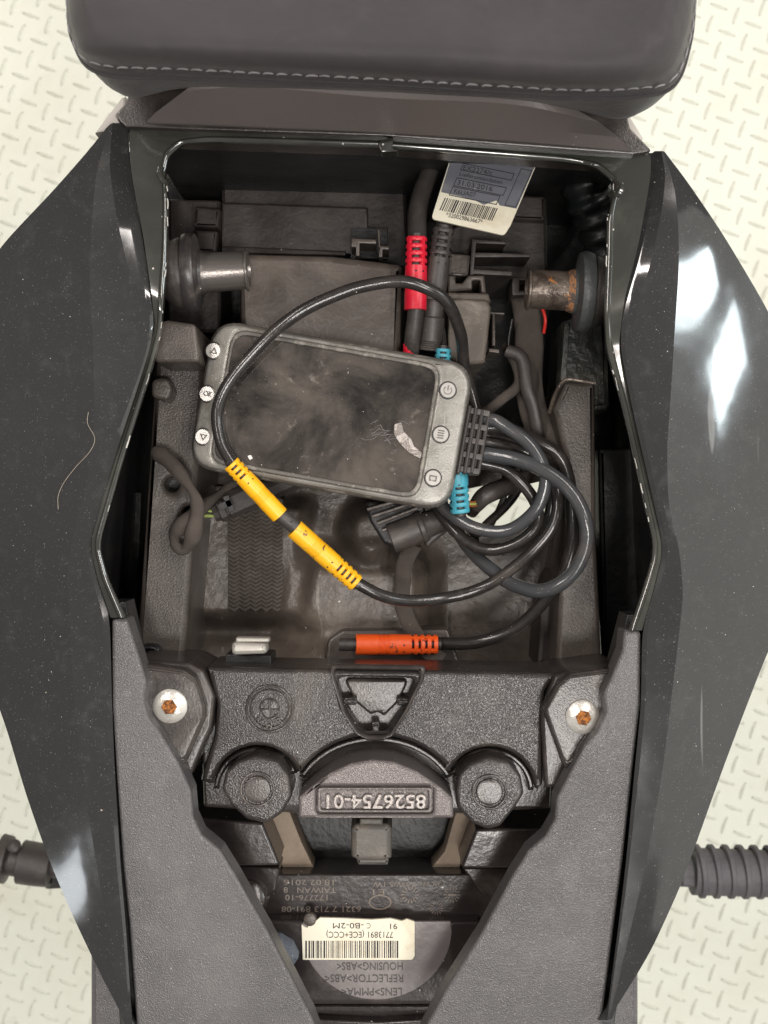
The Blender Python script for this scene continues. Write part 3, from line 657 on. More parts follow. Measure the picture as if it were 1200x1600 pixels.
# left cast corner piece
mb = MB(); mb.prism(rnd([(240,505),(262,500),(305,506),(312,566),(240,566)], 8), -.030, -.10, .0018)
mb.prism(rnd([(236,592),(262,590),(270,610),(262,628),(236,620)], 10), -.055, -.1, .002)
mb.build('frame_gusset', M['rail'], bike, sharp=50)
mb = MB(); mb.prism(rnd([(262,310),(345,312),(345,520),(262,520)], 4), -.115, -.16, .002); mb.prism(rnd([(304,322),(344,325),(342,356),(302,354)], 3), -.100, -.12, .002); mb.prism(rnd([(304,358),(340,360),(338,395),(302,394)], 3), -.104, -.12, .002)
mb.build('bay_front_bracket', M['dustyshade'], bike, sharp=50)
mb = MB(); mb.tube([P(215,770,-.14), P(205,1010,-.14)], .004, 8); mb.box(P(205,1000,-.1), .02, .004, .02); mb.build('inner_stay', M['black'], bike)
mb = MB(); mb.prism(circ(232, 1016, 18, 20, 9), -.062, -.09, .002, holes=[circ(234, 1017, 7, 16, 4)]); mb.build('rail_nut', M['black'], bike)
# ---- battery cover and front bulkhead
mb = MB(); mb.prism(rnd([(346,236),(632,244),(640,420),(346,420)], 3), -.118, -.17, .002); mb.prism([(346,316),(575,324),(575,398),(346,392)], -.108, -.12, .0015)
mb.prism([(346,384),(540,392),(540,400),(346,396)], -.104, -.12, .001)
bulk = mb.build('front_bulkhead', M['dustyshade'], bike, sharp=50)
def bz(x, y): return -0.10*max(0, y-P(0, 420, -.07).y)
mb = MB(); mb.prism(rnd([(374,394,6),(520,398,4),(600,408,6),(630,412,6),(626,600,6),(374,600,6)], 5), -.068, -.15, .0045, zf=bz)
mb.build('battery_cover', M['dusty'], bike, sharp=50)
mb = MB(); mb.prism([(549,372),(588,374),(588,381),(562,380),(562,400),(556,400),(556,386),(549,386)], -.08, -.1, .0008); mb.prism([(590,358),(594,358),(594,384),(608,384),(608,390),(598,390),(598,402),(592,402)], -.078, -.1, .0008)
mb.build('cover_catch', M['dusty'], bike)
mb = MB(); mb.prism([(548,356),(606,356),(606,404),(548,404)], -.1075, -.112, .0005); mb.build('catch_pocket', M['black'], bike)
# ---- rubber mounted pins
def pin(c, sgn, m1, m2):
    ax = (sgn, 0.05, 0)
    mb = MB(); mb.lathe(c, ax, [(-.004, .0185), (-.0035, .0205), (.0, .0215), (.003, .0205), (.0035, .0175), (.0045, .0125), (.006, .0115)], 40)
    o = mb.build('seat_pin', m1, bike, sharp=40); o['label'] = 'short cylindrical seat pin with a disc flange'
    mb = MB(); mb.lathe(c, ax, [(.004, .0118), (.008, .0105), (.026, .0102), (.0285, .0100), (.029, .0112), (.0300, .0112), (.0305, .0104), (.0305, .0085), (.0290, .0083), (.0288, 0)], 36); mb.build('pin_sleeve', m2, o, sharp=40)
    mb = MB(); mb.lathe(c, ax, [(-.014, .014), (-.010, .0175), (-.006, .0190), (-.004, .0185)], 36); mb.build('pin_grommet', M['rubber'], o, sharp=40)
    if m2 is M['steel']:
        mb = MB(); mb.lathe(c, ax, [(.0046, .0119), (.0075, .0112), (.0085, .01075), (.0095, .0104)], 36); mb.build('rust_ring', mat('flaking_rust', (0.30, 0.14, 0.06), 0.7, wear=((0.08, 0.06, 0.05), 160, 0.5), grain=[('n', 500, 0.7)]), o, sharp=40)
pin(P(300, 427, -.040), 1, mat('pin_plastic', (0.038, 0.034, 0.034), 0.3, grain=[('n', 900, 0.15)], dust=(TAN, 90, 0.45, 0.7, 0.5), speck=(300, 0.12, WHT)), mat('worn_pin', (0.16, 0.145, 0.135), 0.26, metal=0.6, grain=[('n', 900, 0.15)], dust=(TAN, 120, 0.5, 0.7, 0.6)))
pin(P(912, 456, -.040), -1, mat('pin_disc', (0.06, 0.065, 0.065), 0.45, grain=[('n', 300, 0.3)], speck=(300, 0.12, WHT)), M['steel'])
# ---- relay and fuse holder boxes
mb = MB(); mb.prism(rnd([(700,466),(762,468),(768,480),(758,568),(722,570),(700,560)], 5), -.066, -.13, .002); mb.prism(rnd([(697,456),(764,458),(768,474),(700,472)], 4), -.072, -.13, .0015)
rl = mb.build('relay_box', mat('dusty_relay', (0.10, 0.085, 0.07), 0.6, dust=((0.3, 0.26, 0.22), 60, 0.45, 0.7, 0.6), speck=(500, 0.2, (0.3, 0.26, 0.22)), grain=[('n', 400, 0.2)]), bike, sharp=50)
mb = MB(); mb.prism([(769,488),(774,488),(774,540),(769,540)], -.075, -.1, .0005); mb.prism([(762,486),(788,488),(788,492),(762,490)], -.074, -.1, .0005); mb.prism([(764,544),(780,546),(780,552),(764,550)], -.074, -.1, .0005)
mb.prism(rnd([(700,430),(712,430),(712,442),(722,442),(732,430),(757,430),(760,458),(752,458),(750,438),(738,438),(738,452),(700,456)], 2), -.074, -.12, .001); mb.build('relay_holder', M['dusty'], rl, sharp=50)
fins = MB()
for q in ([(737,373),(790,377),(790,382),(744,380),(740,430),(734,430)], [(742,394),(828,396),(828,402),(742,402)], [(738,420),(800,424),(800,431),(738,428)]):
    fins.prism(q, -.080, -.12, .0007)
fb = MB(); fb.prism(rnd([(700,360),(800,300),(854,308),(856,440),(800,442),(700,442)], 4), -.105, -.16, .002); fb.prism(rnd([(800,304),(852,306),(852,345),(800,343)], 3), -.098, -.12, .002); fo = fb.build('fuse_carrier', M['dustyshade'], bike, sharp=50)
fins.build('carrier_fin', M['dustyshade'], fo)
mb = MB(); mb.prism(rnd([(702,395),(736,398),(732,432),(700,430)], 3), -.082, -.12, .0015); mb.build('fuse_block', M['dusty'], fo)
mb = MB(); mb.prism(rnd([(800,432),(838,432),(838,460),(800,462)], 3), -.09, -.12, .001, holes=[[(812,438),(828,438),(828,454),(812,454)]]); mb.build('bracket_eye', M['dustyshade'], fo)
# ---- corrugated intake hose at the far corner
mb = MB(); pth = catmull([P(905,210,-.10), P(915,290,-.098), P(940,360,-.11), P(965,450,-.13)], 26)
mb.tube(pth, lambda t: .0135+.0013*math.cos(t*2*PI*9), 24); mb.build('corrugated_hose', mat('glossy_hose', (0.014, 0.017, 0.017), 0.35, dust=((0.05, 0.055, 0.05), 60, 0.45, 0.7, 0.5), grain=[('n', 300, 0.1)]), bike, sharp=60)
# guards on the right behind the pin
mb = MB(); mb.prism(rnd([(880,500),(950,470),(955,640),(870,650)], 8), -.10, -.15, .004); mb.build('frame_plate', mat('dark_green_frame', (0.03, 0.033, 0.03), 0.4, dust=((0.12, 0.11, 0.09), 60, 0.45, 0.65, 0.6), grain=[('n', 120, 0.4)]), bike)

# ---- tail lamp
lamp = MB(); lamp.prism(rnd([(392,1366),(775,1366),(770,1440),(392,1440)], 4), -.078, -.11, .001); lamp.build
tl = lamp.build('tail_lamp', M['lensblk'], bike, sharp=50)
mb = MB(); mb.prism(rnd([(412,1438),(750,1440),(752,1568),(700,1571),(470,1571),(414,1566)], 5), -.066, -.1, .0018); mb.build('lamp_housing', M['lensblk'], tl, sharp=50)
mb = MB(); mb.prism(rnd([(440,1571),(740,1571),(735,1580),(590,1592),(450,1582)], 4), -.075, -.1, .001); mb.prism(rnd([(440,1590),(590,1597),(740,1588),(740,1700),(430,1700)], 3), -.068, -.1, .001); mb.build('lamp_ledge', M['lensblk'], tl, sharp=50)
mb = MB(); mb.prism([(474,1440),(704,1440)] + [(588+118*math.cos(a), 1450+112*math.sin(a)) for a in [math.radians(3+174*k/30) for k in range(31)]], -.0656, -.0675, .0003)
mb.build('lamp_disc', M['lens'], tl)
zs = -.0645
stk = [(473,1500),(471,1444),(474,1447),(480,1450),(484,1443),(492,1440),(500,1434),(540,1435),(580,1437),(610,1435),(628,1439),(636,1436),(648,1440),(648,1494,4),(644,1500,4)]
mb = MB(); mb.prism(rnd(stk, 1.2, 2), zs, zs-.0016, .0002); mb.build('sticker', M['paper'], tl)
mb = MB(); mb.prism(circ(484, 1438, 11, 20), -.0640, -.0665, .0015); mb.build('grime_blob', M['dusty'], tl)
text('91', 614, 1447, zs+.0001, 9, 180, M['ink'], tl, .00004, 11)
text('-B0-2M', 544, 1446, zs+.0001, 9, 180, M['ink'], tl, .00004, 48)
text('C', 576, 1446, zs+.0001, 9, 180, M['moulded'], tl, .00004, 6)
text('7713891 (ECE+CCC)', 562, 1460, zs+.0001, 10, 180, M['ink'], tl, .00004, 104)
mb = MB(); x = 477; random.seed(11)
while x < 620:
    wd = random.choice((1.1, 1.1, 1.8, 2.6)); mb.prism([(x,1470),(x+wd,1470),(x+wd,1497),(x,1497)], zs+.00012, zs, 0); x += wd+random.choice((1.1, 1.6, 2.4))
mb.build('barcode', M['ink'], tl, merge=False)
for tx, y, wd, x in (('HOUSING>ABS<', 1509, 103, 578), ('REFLECTOR>ABS<', 1528, 122, 569), ('LENS>PMMA<', 1549, 94, 581)):
    text(tx, x, y, -.0654, 12.5, 180, M['lensink'], tl, .00012, wd)
for tx, x, y, wd in (('18.02.2016', 484, 1378, 78), ('TAIWAN   8', 484, 1390, 82), ('172776-10', 480, 1402, 66), ('6321 7 713 891-08', 502, 1420, 124), ('12V r/s 0.5W/5.1W', 640, 1381, 112), ('E1', 590, 1393, 18)):
    text(tx, x, y, -.0778, 9, 180, M['moulded'], tl, .0002, wd)
mb = MB()
mb.prism(circ(594,1410,18,28,12), -.0776, -.079, .0002, holes=[circ(594,1410,15.5,28,9.5)])
for cx, cy, r in ((641, 1398, 14), (706, 1398, 13), (682, 1419, 11)):
    for k in range(14):
        a = 2*PI*k/14; mb.prism([(cx+r*.55*math.cos(a-.06), cy+r*.55*math.sin(a-.06)), (cx+r*math.cos(a-.05), cy+r*math.sin(a-.05)), (cx+r*math.cos(a+.09), cy+r*math.sin(a+.09)), (cx+r*.55*math.cos(a+.1), cy+r*.55*math.sin(a+.1))], -.0776, -.079, 0)
mb.prism([(700,1397),(713,1397),(713,1400),(700,1400)], -.0776, -.079, 0)
mb.build('moulded_marks', M['moulded'], tl, merge=False)
mb = MB(); mb.prism(rnd([(424,1468),(436,1468),(456,1480),(466,1500),(458,1512),(448,1522),(436,1500)], 5), -.055, -.066, .004); fo_ = mb.build('foam_scrap', M['foam'], tl)
# boxes beside the lamp
for pts, pts2 in (([(300,1276),(410,1286),(438,1353),(360,1354),(300,1354)], [(300,1350),(438,1356),(430,1392),(412,1408),(300,1410)]), ([(744,1296),(880,1292),(880,1357),(720,1357)], [(722,1356),(880,1356),(880,1420),(770,1420),(752,1396)])):
    mb = MB(); mb.prism(rnd(pts, 4), -.058, -.10, .0015); mb.prism(rnd(pts2, 3), -.070, -.10, .0012)
    mb.build('lamp_side_box', M['lensblk'], tl, sharp=50)
for pts in ([(412,1262),(450,1262),(472,1318),(497,1369),(443,1369),(434,1316)], [(748,1270),(712,1270),(695,1330),(662,1371),(716,1371),(725,1318)]):
    mb = MB(); mb.prism(rnd(pts, 2), -.092, -.11, .0008); mb.build('dusty_ramp', M['tan'], tl)
mb = MB(); mb.prism([(430,1235),(730,1235),(730,1392),(430,1392)], -.115, -.14, .001); mb.build('lamp_well', M['black'], tl)
for x, y, m_ in ((396, 1398, 1), (792, 1400, 1)):
    mb = MB(); mb.lathe(P(x, y, -.10), (0, 0.25, 1), [(0, .0125), (.03, .0115), (.0375, .010), (.039, .007), (.0395, 0)], 28); mb.build('lamp_post', M['lensblk'], tl, sharp=50)
mb = MB(); mb.prism(rnd([(562,1279),(598,1279),(598,1290),(562,1290)], 2), -.04, -.07, .001); mb.prism(rnd([(556,1287),(606,1287),(613,1296),(612,1342),(600,1346),(560,1346),(549,1340),(548,1296)], 3), -.044, -.08, .003); mb.prism(rnd([(556,1340),(608,1340),(606,1352),(560,1352)], 2), -.050, -.08, .0015)
mb.build('lamp_plug', mat('grey_plug', (0.10, 0.092, 0.08), 0.5, dust=((0.2, 0.17, 0.14), 80, 0.4, 0.7, 0.5), grain=[('n', 400, 0.2)]), tl, sharp=50)

# ---- passenger pegs
zp = -.33
def PK(px): return px*S*(H-zp)/H
mb = MB(); c0 = P(1068, 1362, zp); rr = PK(39)
mb.lathe(P(1040, 1360, zp), (1, -0.03, 0), [(0, rr*.6), (PK(40), rr*.62), (PK(41), rr*.92), (PK(270), rr*.92)], 28)
pg = mb.build('passenger_peg', M['peg'], bike, sharp=40); pg['label'] = 'ribbed grey rubber passenger peg seen beside the paler side panel'
for k in range(11):
    x = 1092+k*22.5; mb = MB()
    vs = []
    pr = [(-.35, .9), (-.2, 1.0), (.2, 1.0), (.35, .9)]
    c = P(x, 1361+0.35*k, zp); rows = []
    for u_, r_ in pr:
        rows.append([c + Vector((PK(u_*15) - math.sin(a)*PK(3), rr*r_*1.06*math.sin(a), rr*r_*math.cos(a)*1.0)) for a in [2*PI*q/28 for q in range(28)]])
    mb.grid(rows, closed=True); mb.build('peg_rib', M['peg'], pg, sharp=50)
mb = MB(); mb.prism(rnd([(1064,1372),(1068,1386),(1230,1402),(1230,1376),(1090,1368)], 4), zp+.012, zp-.01, .002); mb.build('peg_tread', M['peg'], pg)
mb = MB(); rr = PK(33)
mb.lathe(P(130, 1362, zp), (-1, 0.16, 0), [(0, rr*.5), (PK(48), rr*.5), (PK(50), rr*.95), (PK(70), rr), (PK(98), rr*1.02), (PK(101), rr*.72), (PK(116), rr*.72), (PK(118), rr*1.1), (PK(132), rr*1.15), (PK(134), rr*.8), (PK(150), rr*.8), (PK(152), rr*1.1), (PK(260), rr*1.1)], 30)
pg = mb.build('passenger_peg', M['rubber'], bike, sharp=40); pg['label'] = 'stub of dark passenger peg with a metal joint beside the tail'
mb = MB(); mb.lathe(P(22, 1322, zp+.012), (0, .5, 1), [(0, PK(11)), (PK(4), PK(10)), (PK(6), PK(7)), (PK(6.5), 0)], 20); mb.build('peg_bolt', M['rubber'], pg)
mb = MB(); mb.tube([P(75, 1365, zp-.012), P(140, 1362, zp-.03), P(240, 1340, zp-.03), P(420, 1340, zp-.03)], .012, 10); mb.build('peg_hanger', M['black'], bike)
mb = MB(); mb.tube([P(1075, 1360, zp), P(1000, 1360, zp-.01), P(800, 1340, zp-.03)], .012, 10); mb.build('peg_hanger', M['black'], bike)

# ---- metal clip standing by the carrier
mb = MB(); mb.prism(rnd([(361,1004),(416,1006),(417,1022),(362,1024)], 6), -.040, -.052, .0022); mb.prism(rnd([(368,996),(420,997),(421,1004),(368,1004)], 3), -.042, -.05, .001)
cl = mb.build('seat_catch_clip', M['clip'], bike, sharp=50)
mb = MB(); mb.prism(rnd([(352,1022),(424,1024),(424,1044),(352,1044)], 3), -.052, -.08, .001); mb.build('clip_base', M['black'], cl)

# ================================================================== connectors
def straight(a, b, z0, z1, n=2): 
    A, B = P(*a, z0), P(*b, z1); return [A.lerp(B, k/(n-1)) for k in range(n)]
def connector(A, B, r, m, par, ribs=4, rib_end='b', name='connector', cut=False, label=None, rings=True, taper=.9):
    """moulded plug sleeve from A to B with slotted strain relief at one end"""
    A, B = Vector(A), Vector(B)
    if rib_end == 'a': A, B = B, A
    ax = (B-A).normalized(); Ln = (B-A).length; rl = r*0.62; zone = ribs*rl*1.02
    mb = MB(); body = Ln-zone
    prof = [(0, r*.8), (0, r), (body*.35, r*1.0)]
    if rings:
        for k in range(6):
            d0 = body*(.40+.035*k); prof += [(d0, r), (d0+body*.006, r*.955), (d0+body*.02, r*.955), (d0+body*.026, r)]
    prof += [(body*.7, r*1.0), (body, r*.97), (body, r*.5)]
    mb.lathe(A, ax, prof, 24)
    for k in range(ribs):
        d = body + rl*(1.02*k+.42); mb.lathe(A, ax, [(d, r*.5), (d, r*(.95-.015*k)), (d+rl*.12, r*(.98-.015*k)), (d+rl*.5, r*(.98-.015*k)), (d+rl*.6, r*(.94-.015*k)), (d+rl*.6, r*.5)], 24)
    # two spines joining the rings
    up = Vector((0, 0, 1)) - ax*ax.z; up.normalize(); sd = ax.cross(up)
    for ang in (50, 230, 140, 320):
        dr = up*math.sin(math.radians(ang)) + sd*math.cos(math.radians(ang)); tn = ax.cross(dr)
        c = A + ax*(body+zone*.5) + dr*r*.80; Mx = Matrix((ax, dr, tn)).transposed()
        mb.box(c, zone, r*.3, r*.30, Mx)
    o = mb.build(name, m, par, sharp=35)
    if label: o['label'] = label
    core = MB(); core.lathe(A, ax, [(body*.5, r*.55), (Ln+.002, r*.55)], 16); core.build('strain_relief_core', M['rubber'], o)
    for dd in (.86, .93):
        h = MB()
        for sgn in (-1, 1):
            dr = (up*math.sin(1.25+.35*sgn) + sd*math.cos(1.25+.35*sgn)); h.lathe(A+ax*body*dd+dr*(r*.93), dr, [(0, r*.09), (r*.08, r*.09)], 8)
        if dd == .86: h.build('sleeve_hole', M['ink'], o)
    return o
PXM = S
# ---- navigation display
zD = -.040
disp = thing('display_unit', 'dusty rectangular handheld display with six round silver buttons and scratched black screen', 'display', tuple(P(519, 650, -.066)))
th = math.radians(10); ca, sa = math.cos(th), math.sin(th)
def D(u, v): return (519 + u*ca - v*sa, 650 + u*sa + v*ca)
Dc = P(519, 650, zD); kD = S*(H-zD)/H
def dz(x, y):
    dx, dy = x-Dc.x, y-Dc.y; u = (dx*ca - dy*sa)/kD            # along the long axis in px
    z = 0
    if u < -168: z -= ((-168-u)**1.25)*.00006
    return z - .000012*(u-0)*0
def rr_(u0, u1, v0, v1, r, n=8): return [D(*q) for q in rnd([(u0, v0), (u1, v0), (u1, v1), (u0, v1)], r, n)]
mb = MB(); mb.prism(rr_(-214, 207, -119, 117, 46), zD-.004, zD-.026, .003, zf=dz); body = mb.build('housing', M['bezdark'], disp, sharp=60)
def ring(o, i, zt, zb, bev):
    mb = MB(); mb.prism(o, zt, zb, bev, holes=[i], zf=dz); return mb
ring(rr_(-211, 204, -115, 113, 44), rr_(-176, 153, -105, 102, 26), zD, zD-.006, .0022).build('bezel', M['bezel'], disp, sharp=60)
ring(rr_(-178, 155, -108, 105, 28), rr_(-172, 149, -101, 98, 24), zD+.0008, zD-.004, .0007).build('screen_gasket', M['bezdark'], disp, sharp=60)
mb = MB(); mb.prism(rr_(-174, 151, -103, 100, 24), zD-.0006, zD-.003, .0002); scr = mb.build('screen', M['glass'], disp, sharp=60)
# the picture area under the glass shows as a slightly different black
mb = MB(); mb.prism([D(*q) for q in ((-168,-72),(118,-74),(126,92),(-160,70))], zD-.00045, zD-.0007, 0)
# broken residue
sm = [D(*q) for q in ((98,-4),(108,-10),(114,4),(122,10),(128,14),(134,24),(148,32),(148,42),(128,36),(112,24),(100,12))]
mb = MB(); mb.prism(rnd(sm, 2, 2), zD+.0002, zD-.0006, .0004); mb.build('adhesive_residue', M['smear'], scr)
mb = MB()
for k in range(26):
    u = random.gauss(78, 14); v = random.gauss(14, 12); a = random.uniform(-.9, .9); l = random.uniform(6, 18)
    mb.tube([P(*D(u, v), zD-.0004), P(*D(u+l*.5*math.cos(a), v+l*.5*math.sin(a)+random.uniform(-2, 2)), zD-.0004), P(*D(u+l*math.cos(a), v+l*math.sin(a)), zD-.0004)], .00012, 4)
tag(mb.build('screen_scratches', mat('scratch_grey', (0.22, 0.2, 0.2), 0.4), scr, merge=False), kind='stuff')
for (u, v), ic in zip(((-200,-68),(-198,0),(-193,67),(171,-71),(172,-1),(172,68)), ('tri', 'OK', 'tri2', 'pow', 'menu', 'back')):
    q = P(*D(u, v), zD); z0 = zD+dz(q.x, q.y)+.0004; c = P(*D(u, v), z0); nrm = (-.12, 0, 1) if u < 0 else (0, 0, 1)
    r = 12.6*kD
    mb = MB(); mb.lathe(c, nrm, [(-.002, r*1.14), (.0001, r*1.12), (.0002, r*1.02), (-.001, r*1.0)], 32); mb.build('button_ring', M['ink'], disp)
    mb = MB(); mb.lathe(c, nrm, [(-.002, r*.98), (.0007, r*.98), (.0012, r*.90), (.0012, r*.0)], 32); bt = mb.build('button', M['button'], disp, sharp=40)
    zi = z0+.0013+(.0005 if u < 0 else 0); ic_m = MB(); X, Y = D(u, v)
    def q2(a, b): return (X+a*ca-b*sa, Y+a*sa+b*ca)
    if ic == 'tri': ic_m.prism([q2(-6, 4), q2(0, -6), q2(6, 4)], zi+.0001, zi-.001, 0, holes=[[q2(-3.6, 2.6), q2(0, -3.4), q2(3.6, 2.6)]])
    elif ic == 'tri2': ic_m.prism([q2(-6, -4), q2(6, -4), q2(0, 6)], zi+.0001, zi-.001, 0, holes=[[q2(-3.6, -2.6), q2(3.6, -2.6), q2(0, 3.4)]])
    elif ic == 'pow':
        ic_m.prism([q2(7*math.cos(a), 7*math.sin(a)) for a in [math.radians(-50+280*k/16) for k in range(17)]] + [q2(5.2*math.cos(a), 5.2*math.sin(a)) for a in [math.radians(230-280*k/16) for k in range(17)]], zi+.0001, zi-.001, 0)
        ic_m.prism([q2(-1, -8), q2(1, -8), q2(1, 0), q2(-1, 0)], zi+.0002, zi-.001, 0)
    elif ic == 'menu':
        for k in range(4): ic_m.prism([q2(-5, -7+k*3.8), q2(5, -7+k*3.8), q2(5, -5.2+k*3.8), q2(-5, -5.2+k*3.8)], zi+.0001, zi-.001, 0)
    elif ic == 'back':
        ic_m.prism([q2(-6, -4), q2(6, -4), q2(6, 5), q2(0, 5), q2(0, 3), q2(4, 3), q2(4, -2), q2(-4, -2), q2(-4, 3), q2(-2, 3), q2(-2, 5), q2(-6, 5)], zi+.0001, zi-.001, 0)
    if ic == 'OK': text('OK', X, Y, zi, 9, -10, M['bezdark'], bt, .0001, 13, name='icon')
    else: ic_m.build('icon', M['bezdark'], bt)
# cable block
cb = MB(); cb.prism([D(*q) for q in ((206,-52),(236,-50),(240,50),(206,54))], zD-.010, zD-.022, .002); blk_o = cb.build('cable_block', M['rubber'], disp)
for k in range(4):
    u = 209+k*10.5; mb = MB(); mb.prism(rnd([D(u-3.3, -55+k*2), D(u+3.3, -54+k*2), D(u+3.3, 56-k*2), D(u-3.3, 56-k*2)], 3), zD-.0045-k*.0006, zD-.022, .0012); mb.build('block_rib', M['rubber'], blk_o, sharp=50)
mb = MB()
for v in (-46, -23, 0, 23, 46): mb.prism([D(206, v-5), D(242, v-5), D(242, v+5), D(206, v+5)], zD-.0062, zD-.02, .0008)
mb.build('block_web', M['rubber'], blk_o)

def path3(pts, n=7): return catmull([P(x, y, z) for x, y, z in pts], n)
def cable(name, pts, r_px, m, label, cat='cable', group=None, par=None, n=8, sides=12, flat=1.0):
    mb = MB(); pth_ = path3(pts, n); sd_ = pts[0][0]*.37
    pth_ = [q + noise.noise_vector(q*45+Vector((sd_, 0, 0)))*.0009 for q in pth_]
    mb.tube(pth_, lambda t: r_px*S*1.16*(1+.03*noise.noise(Vector((t*14, sd_, 0)))), sides, flat=flat); o = mb.build(name, m, par, sharp=60, merge=False)
    if not par: tag(o, label, cat, group)
    return o
G = 'black cables looped out of the display block'
# yellow pair lead
t = thing('cable_lead', 'long black lead arching over the display with two yellow plug sleeves on it', 'cable', tuple(P(440, 820, -.05)), G)
cable('cable', [(742,640,-.068),(731,600,-.068),(724,560,-.060),(717,515,-.046),(696,468,-.032),(650,443,-.026),(600,441,-.026),(540,455,-.026),(470,488,-.027),(408,538,-.030),(360,594,-.032),(339,642,-.033),(345,690,-.033),(366,730,-.033)], 9, M['cable'], None, par=t, n=8)
connector(P(361,724,-.033), P(437,805,-.040), 15*S*1.04, M['yellow2'], t, 3, 'a', 'plug_sleeve', label='smooth yellow plug sleeve at the corner of the screen')
mb = MB(); mb.lathe(P(432,799,-.040), P(472,833,-.044)-P(432,799,-.040), [(0, 12.5*S), (.013, 12.5*S), (.0145, 12*S), (.016, 12*S)], 24)
mb.build('plug_body', M['rubber'], t)
mb = MB(); mb.lathe(P(456,815,-.0375), (0, 0, 1), [(0, 1.8*S), (.0002, 1.8*S)], 10); mb.build('plug_hole', M['ink'], t)
connector(P(460,826,-.044), P(556,911,-.052), 16.5*S*1.04, M['yellow'], t, 4, 'b', 'plug_sleeve', label='scuffed yellow plug sleeve with dark scratches and ribbed end')
cable('cable', [(548,905,-.052),(566,916,-.053),(600,931,-.056),(650,938,-.062),(700,934,-.066),(753,918,-.066),(796,890,-.062),(830,864,-.058),(858,830,-.056),(870,793,-.056),(866,755,-.058),(842,722,-.060),(810,704,-.060),(770,693,-.056),(752,690,-.054)], 9, M['cable'], None, par=t)
# orange plug lead
t = thing('cable_lead', 'black lead ending in an orange plug sleeve that lies by the carrier edge', 'cable', tuple(P(690, 1006, -.09)), G)
cable('cable', [(752,668,-.056),(790,668,-.058),(841,690,-.064),(872,712,-.066),(888,748,-.066),(895,793,-.066),(895,839,-.068),(884,888,-.070),(864,922,-.074),(836,957,-.080),(796,985,-.086),(745,1003,-.090),(678,1007,-.092)], 10, M['cable'], None, par=t)
connector(P(556,1007,-.082), P(683,1007,-.086), 17*S*1.1, M['orange'], t, 4, 'b', 'plug_sleeve')
mb = MB(); mb.lathe(P(530,1007,-.084), (1, 0, 0), [(0, 11*S), (.012, 12*S), (.013, 13*S), (.02, 13*S)], 20); mb.build('plug_body', M['rubber'], t)
# outer loop, its silver highlight put into a lighter jacket colour
cable('cable_loop', [(752,708,-.052),(780,712,-.049),(808,718,-.046),(844,731,-.043),(878,755,-.041),(906,790,-.040),(918,830,-.040),(911,868,-.042),(892,898,-.045),(864,918,-.048),(838,924,-.052),(813,918,-.058),(787,904,-.066),(753,878,-.076),(726,848,-.088),(712,826,-.095)], 10.5, M['cablesheen'], 'widest black cable loop with painted sheen, outermost of the coil beside the display', group=G, n=10, sides=16)
cable('cable_loop', [(752,654,-.052),(778,658,-.048),(807,677,-.045),(832,699,-.044),(848,724,-.044),(853,752,-.045),(844,785,-.047),(827,807,-.049),(802,824,-.052),(773,830,-.055),(739,824,-.059),(711,807,-.063),(688,786,-.068),(672,760,-.072)], 9.5, M['cablesheen'], 'black cable loop leaving the top of the ribbed block and curling under the teal plug', group=G, n=10, sides=14)
cable('cable_loop', [(750,722,-.056),(787,732,-.056),(813,752,-.056),(833,777,-.057),(841,802,-.058),(836,822,-.060),(819,841,-.062),(796,855,-.064),(770,860,-.066),(742,853,-.068),(714,833,-.070),(693,810,-.074),(682,790,-.078),(672,765,-.080)], 9, M['cable'], 'black cable loop leaving the bottom of the ribbed block, lowest under the teal plug', group=G, n=10, sides=14)
cable('cable_loop', [(752,680,-.060),(790,684,-.064),(826,700,-.070),(852,730,-.074),(862,770,-.076),(855,810,-.08),(830,845,-.09)], 8, M['cable'], 'short inner black cable hidden behind the bright coil loops', group=G)
# teal plugs
t = thing('teal_plug', 'scuffed teal plug sleeve sticking out below the corner of the display', 'plug', tuple(P(718, 770, -.07)))
connector(P(714,736,-.056), P(719,800,-.060), 16.5*S*1.1, M['teal'], t, 4, 'b', 'plug_sleeve', rings=False)
cable('cable', [(718,790,-.060),(724,810,-.066),(738,830,-.08),(745,860,-.1)], 6, M['cable'], None, par=t)
t = thing('teal_plug', 'teal plug tip peeking out behind the top edge of the display', 'plug', tuple(P(692, 555, -.07)))
connector(P(691,580,-.062), P(693,546,-.062), 13*S*1.1, M['teal'], t, 2, 'b', 'plug_sleeve', rings=False)
cable('cable', [(692,560,-.062),(691,530,-.066),(686,500,-.070),(684,470,-.075)], 5, M['cable'], None, par=t)
# red plug
t = thing('red_plug', 'bright red plug sleeve on a thick black lead above the display', 'plug', tuple(P(650, 430, -.06)))
connector(P(649,484,-.054), P(651,371,-.052), 17.5*S*1.09, M['red'], t, 4, 'b', 'plug_sleeve')
cable('cable', [(651,378,-.054),(652,340,-.060),(659,300,-.066),(676,255,-.072),(700,210,-.085)], 14, M['rubber'], None, par=t)
cable('plug_body', [(649,480,-.055),(646,520,-.060),(643,550,-.066)], 12, M['rubber'], None, par=t)
cable('plug_body', [(640,536,-.064),(640,560,-.066)], 10, M['red'], None, par=t)
t = thing('black_plug', 'long grey black rubber plug standing beside the red plug', 'plug', tuple(P(680, 450, -.06)))
connector(P(677,470,-.058), P(693,358,-.056), 18*S*1.1, M['rubber'], t, 4, 'b', 'plug_sleeve', rings=False)
mb = MB(); a_, b_ = P(679,462,-.060), P(671,548,-.066); mb.lathe(a_, b_-a_, [(0, 16*S*1.1), (.011, 16*S*1.1), (.012, 19*S*1.1), (.024, 18.5*S*1.1)] + [q for k in range(5) for q in ((.0245+k*.0012, 18.5*S*1.1), (.0250+k*.0012, 17.5*S*1.1))], 24); mb.build('plug_body', M['rubber'], t, sharp=30)
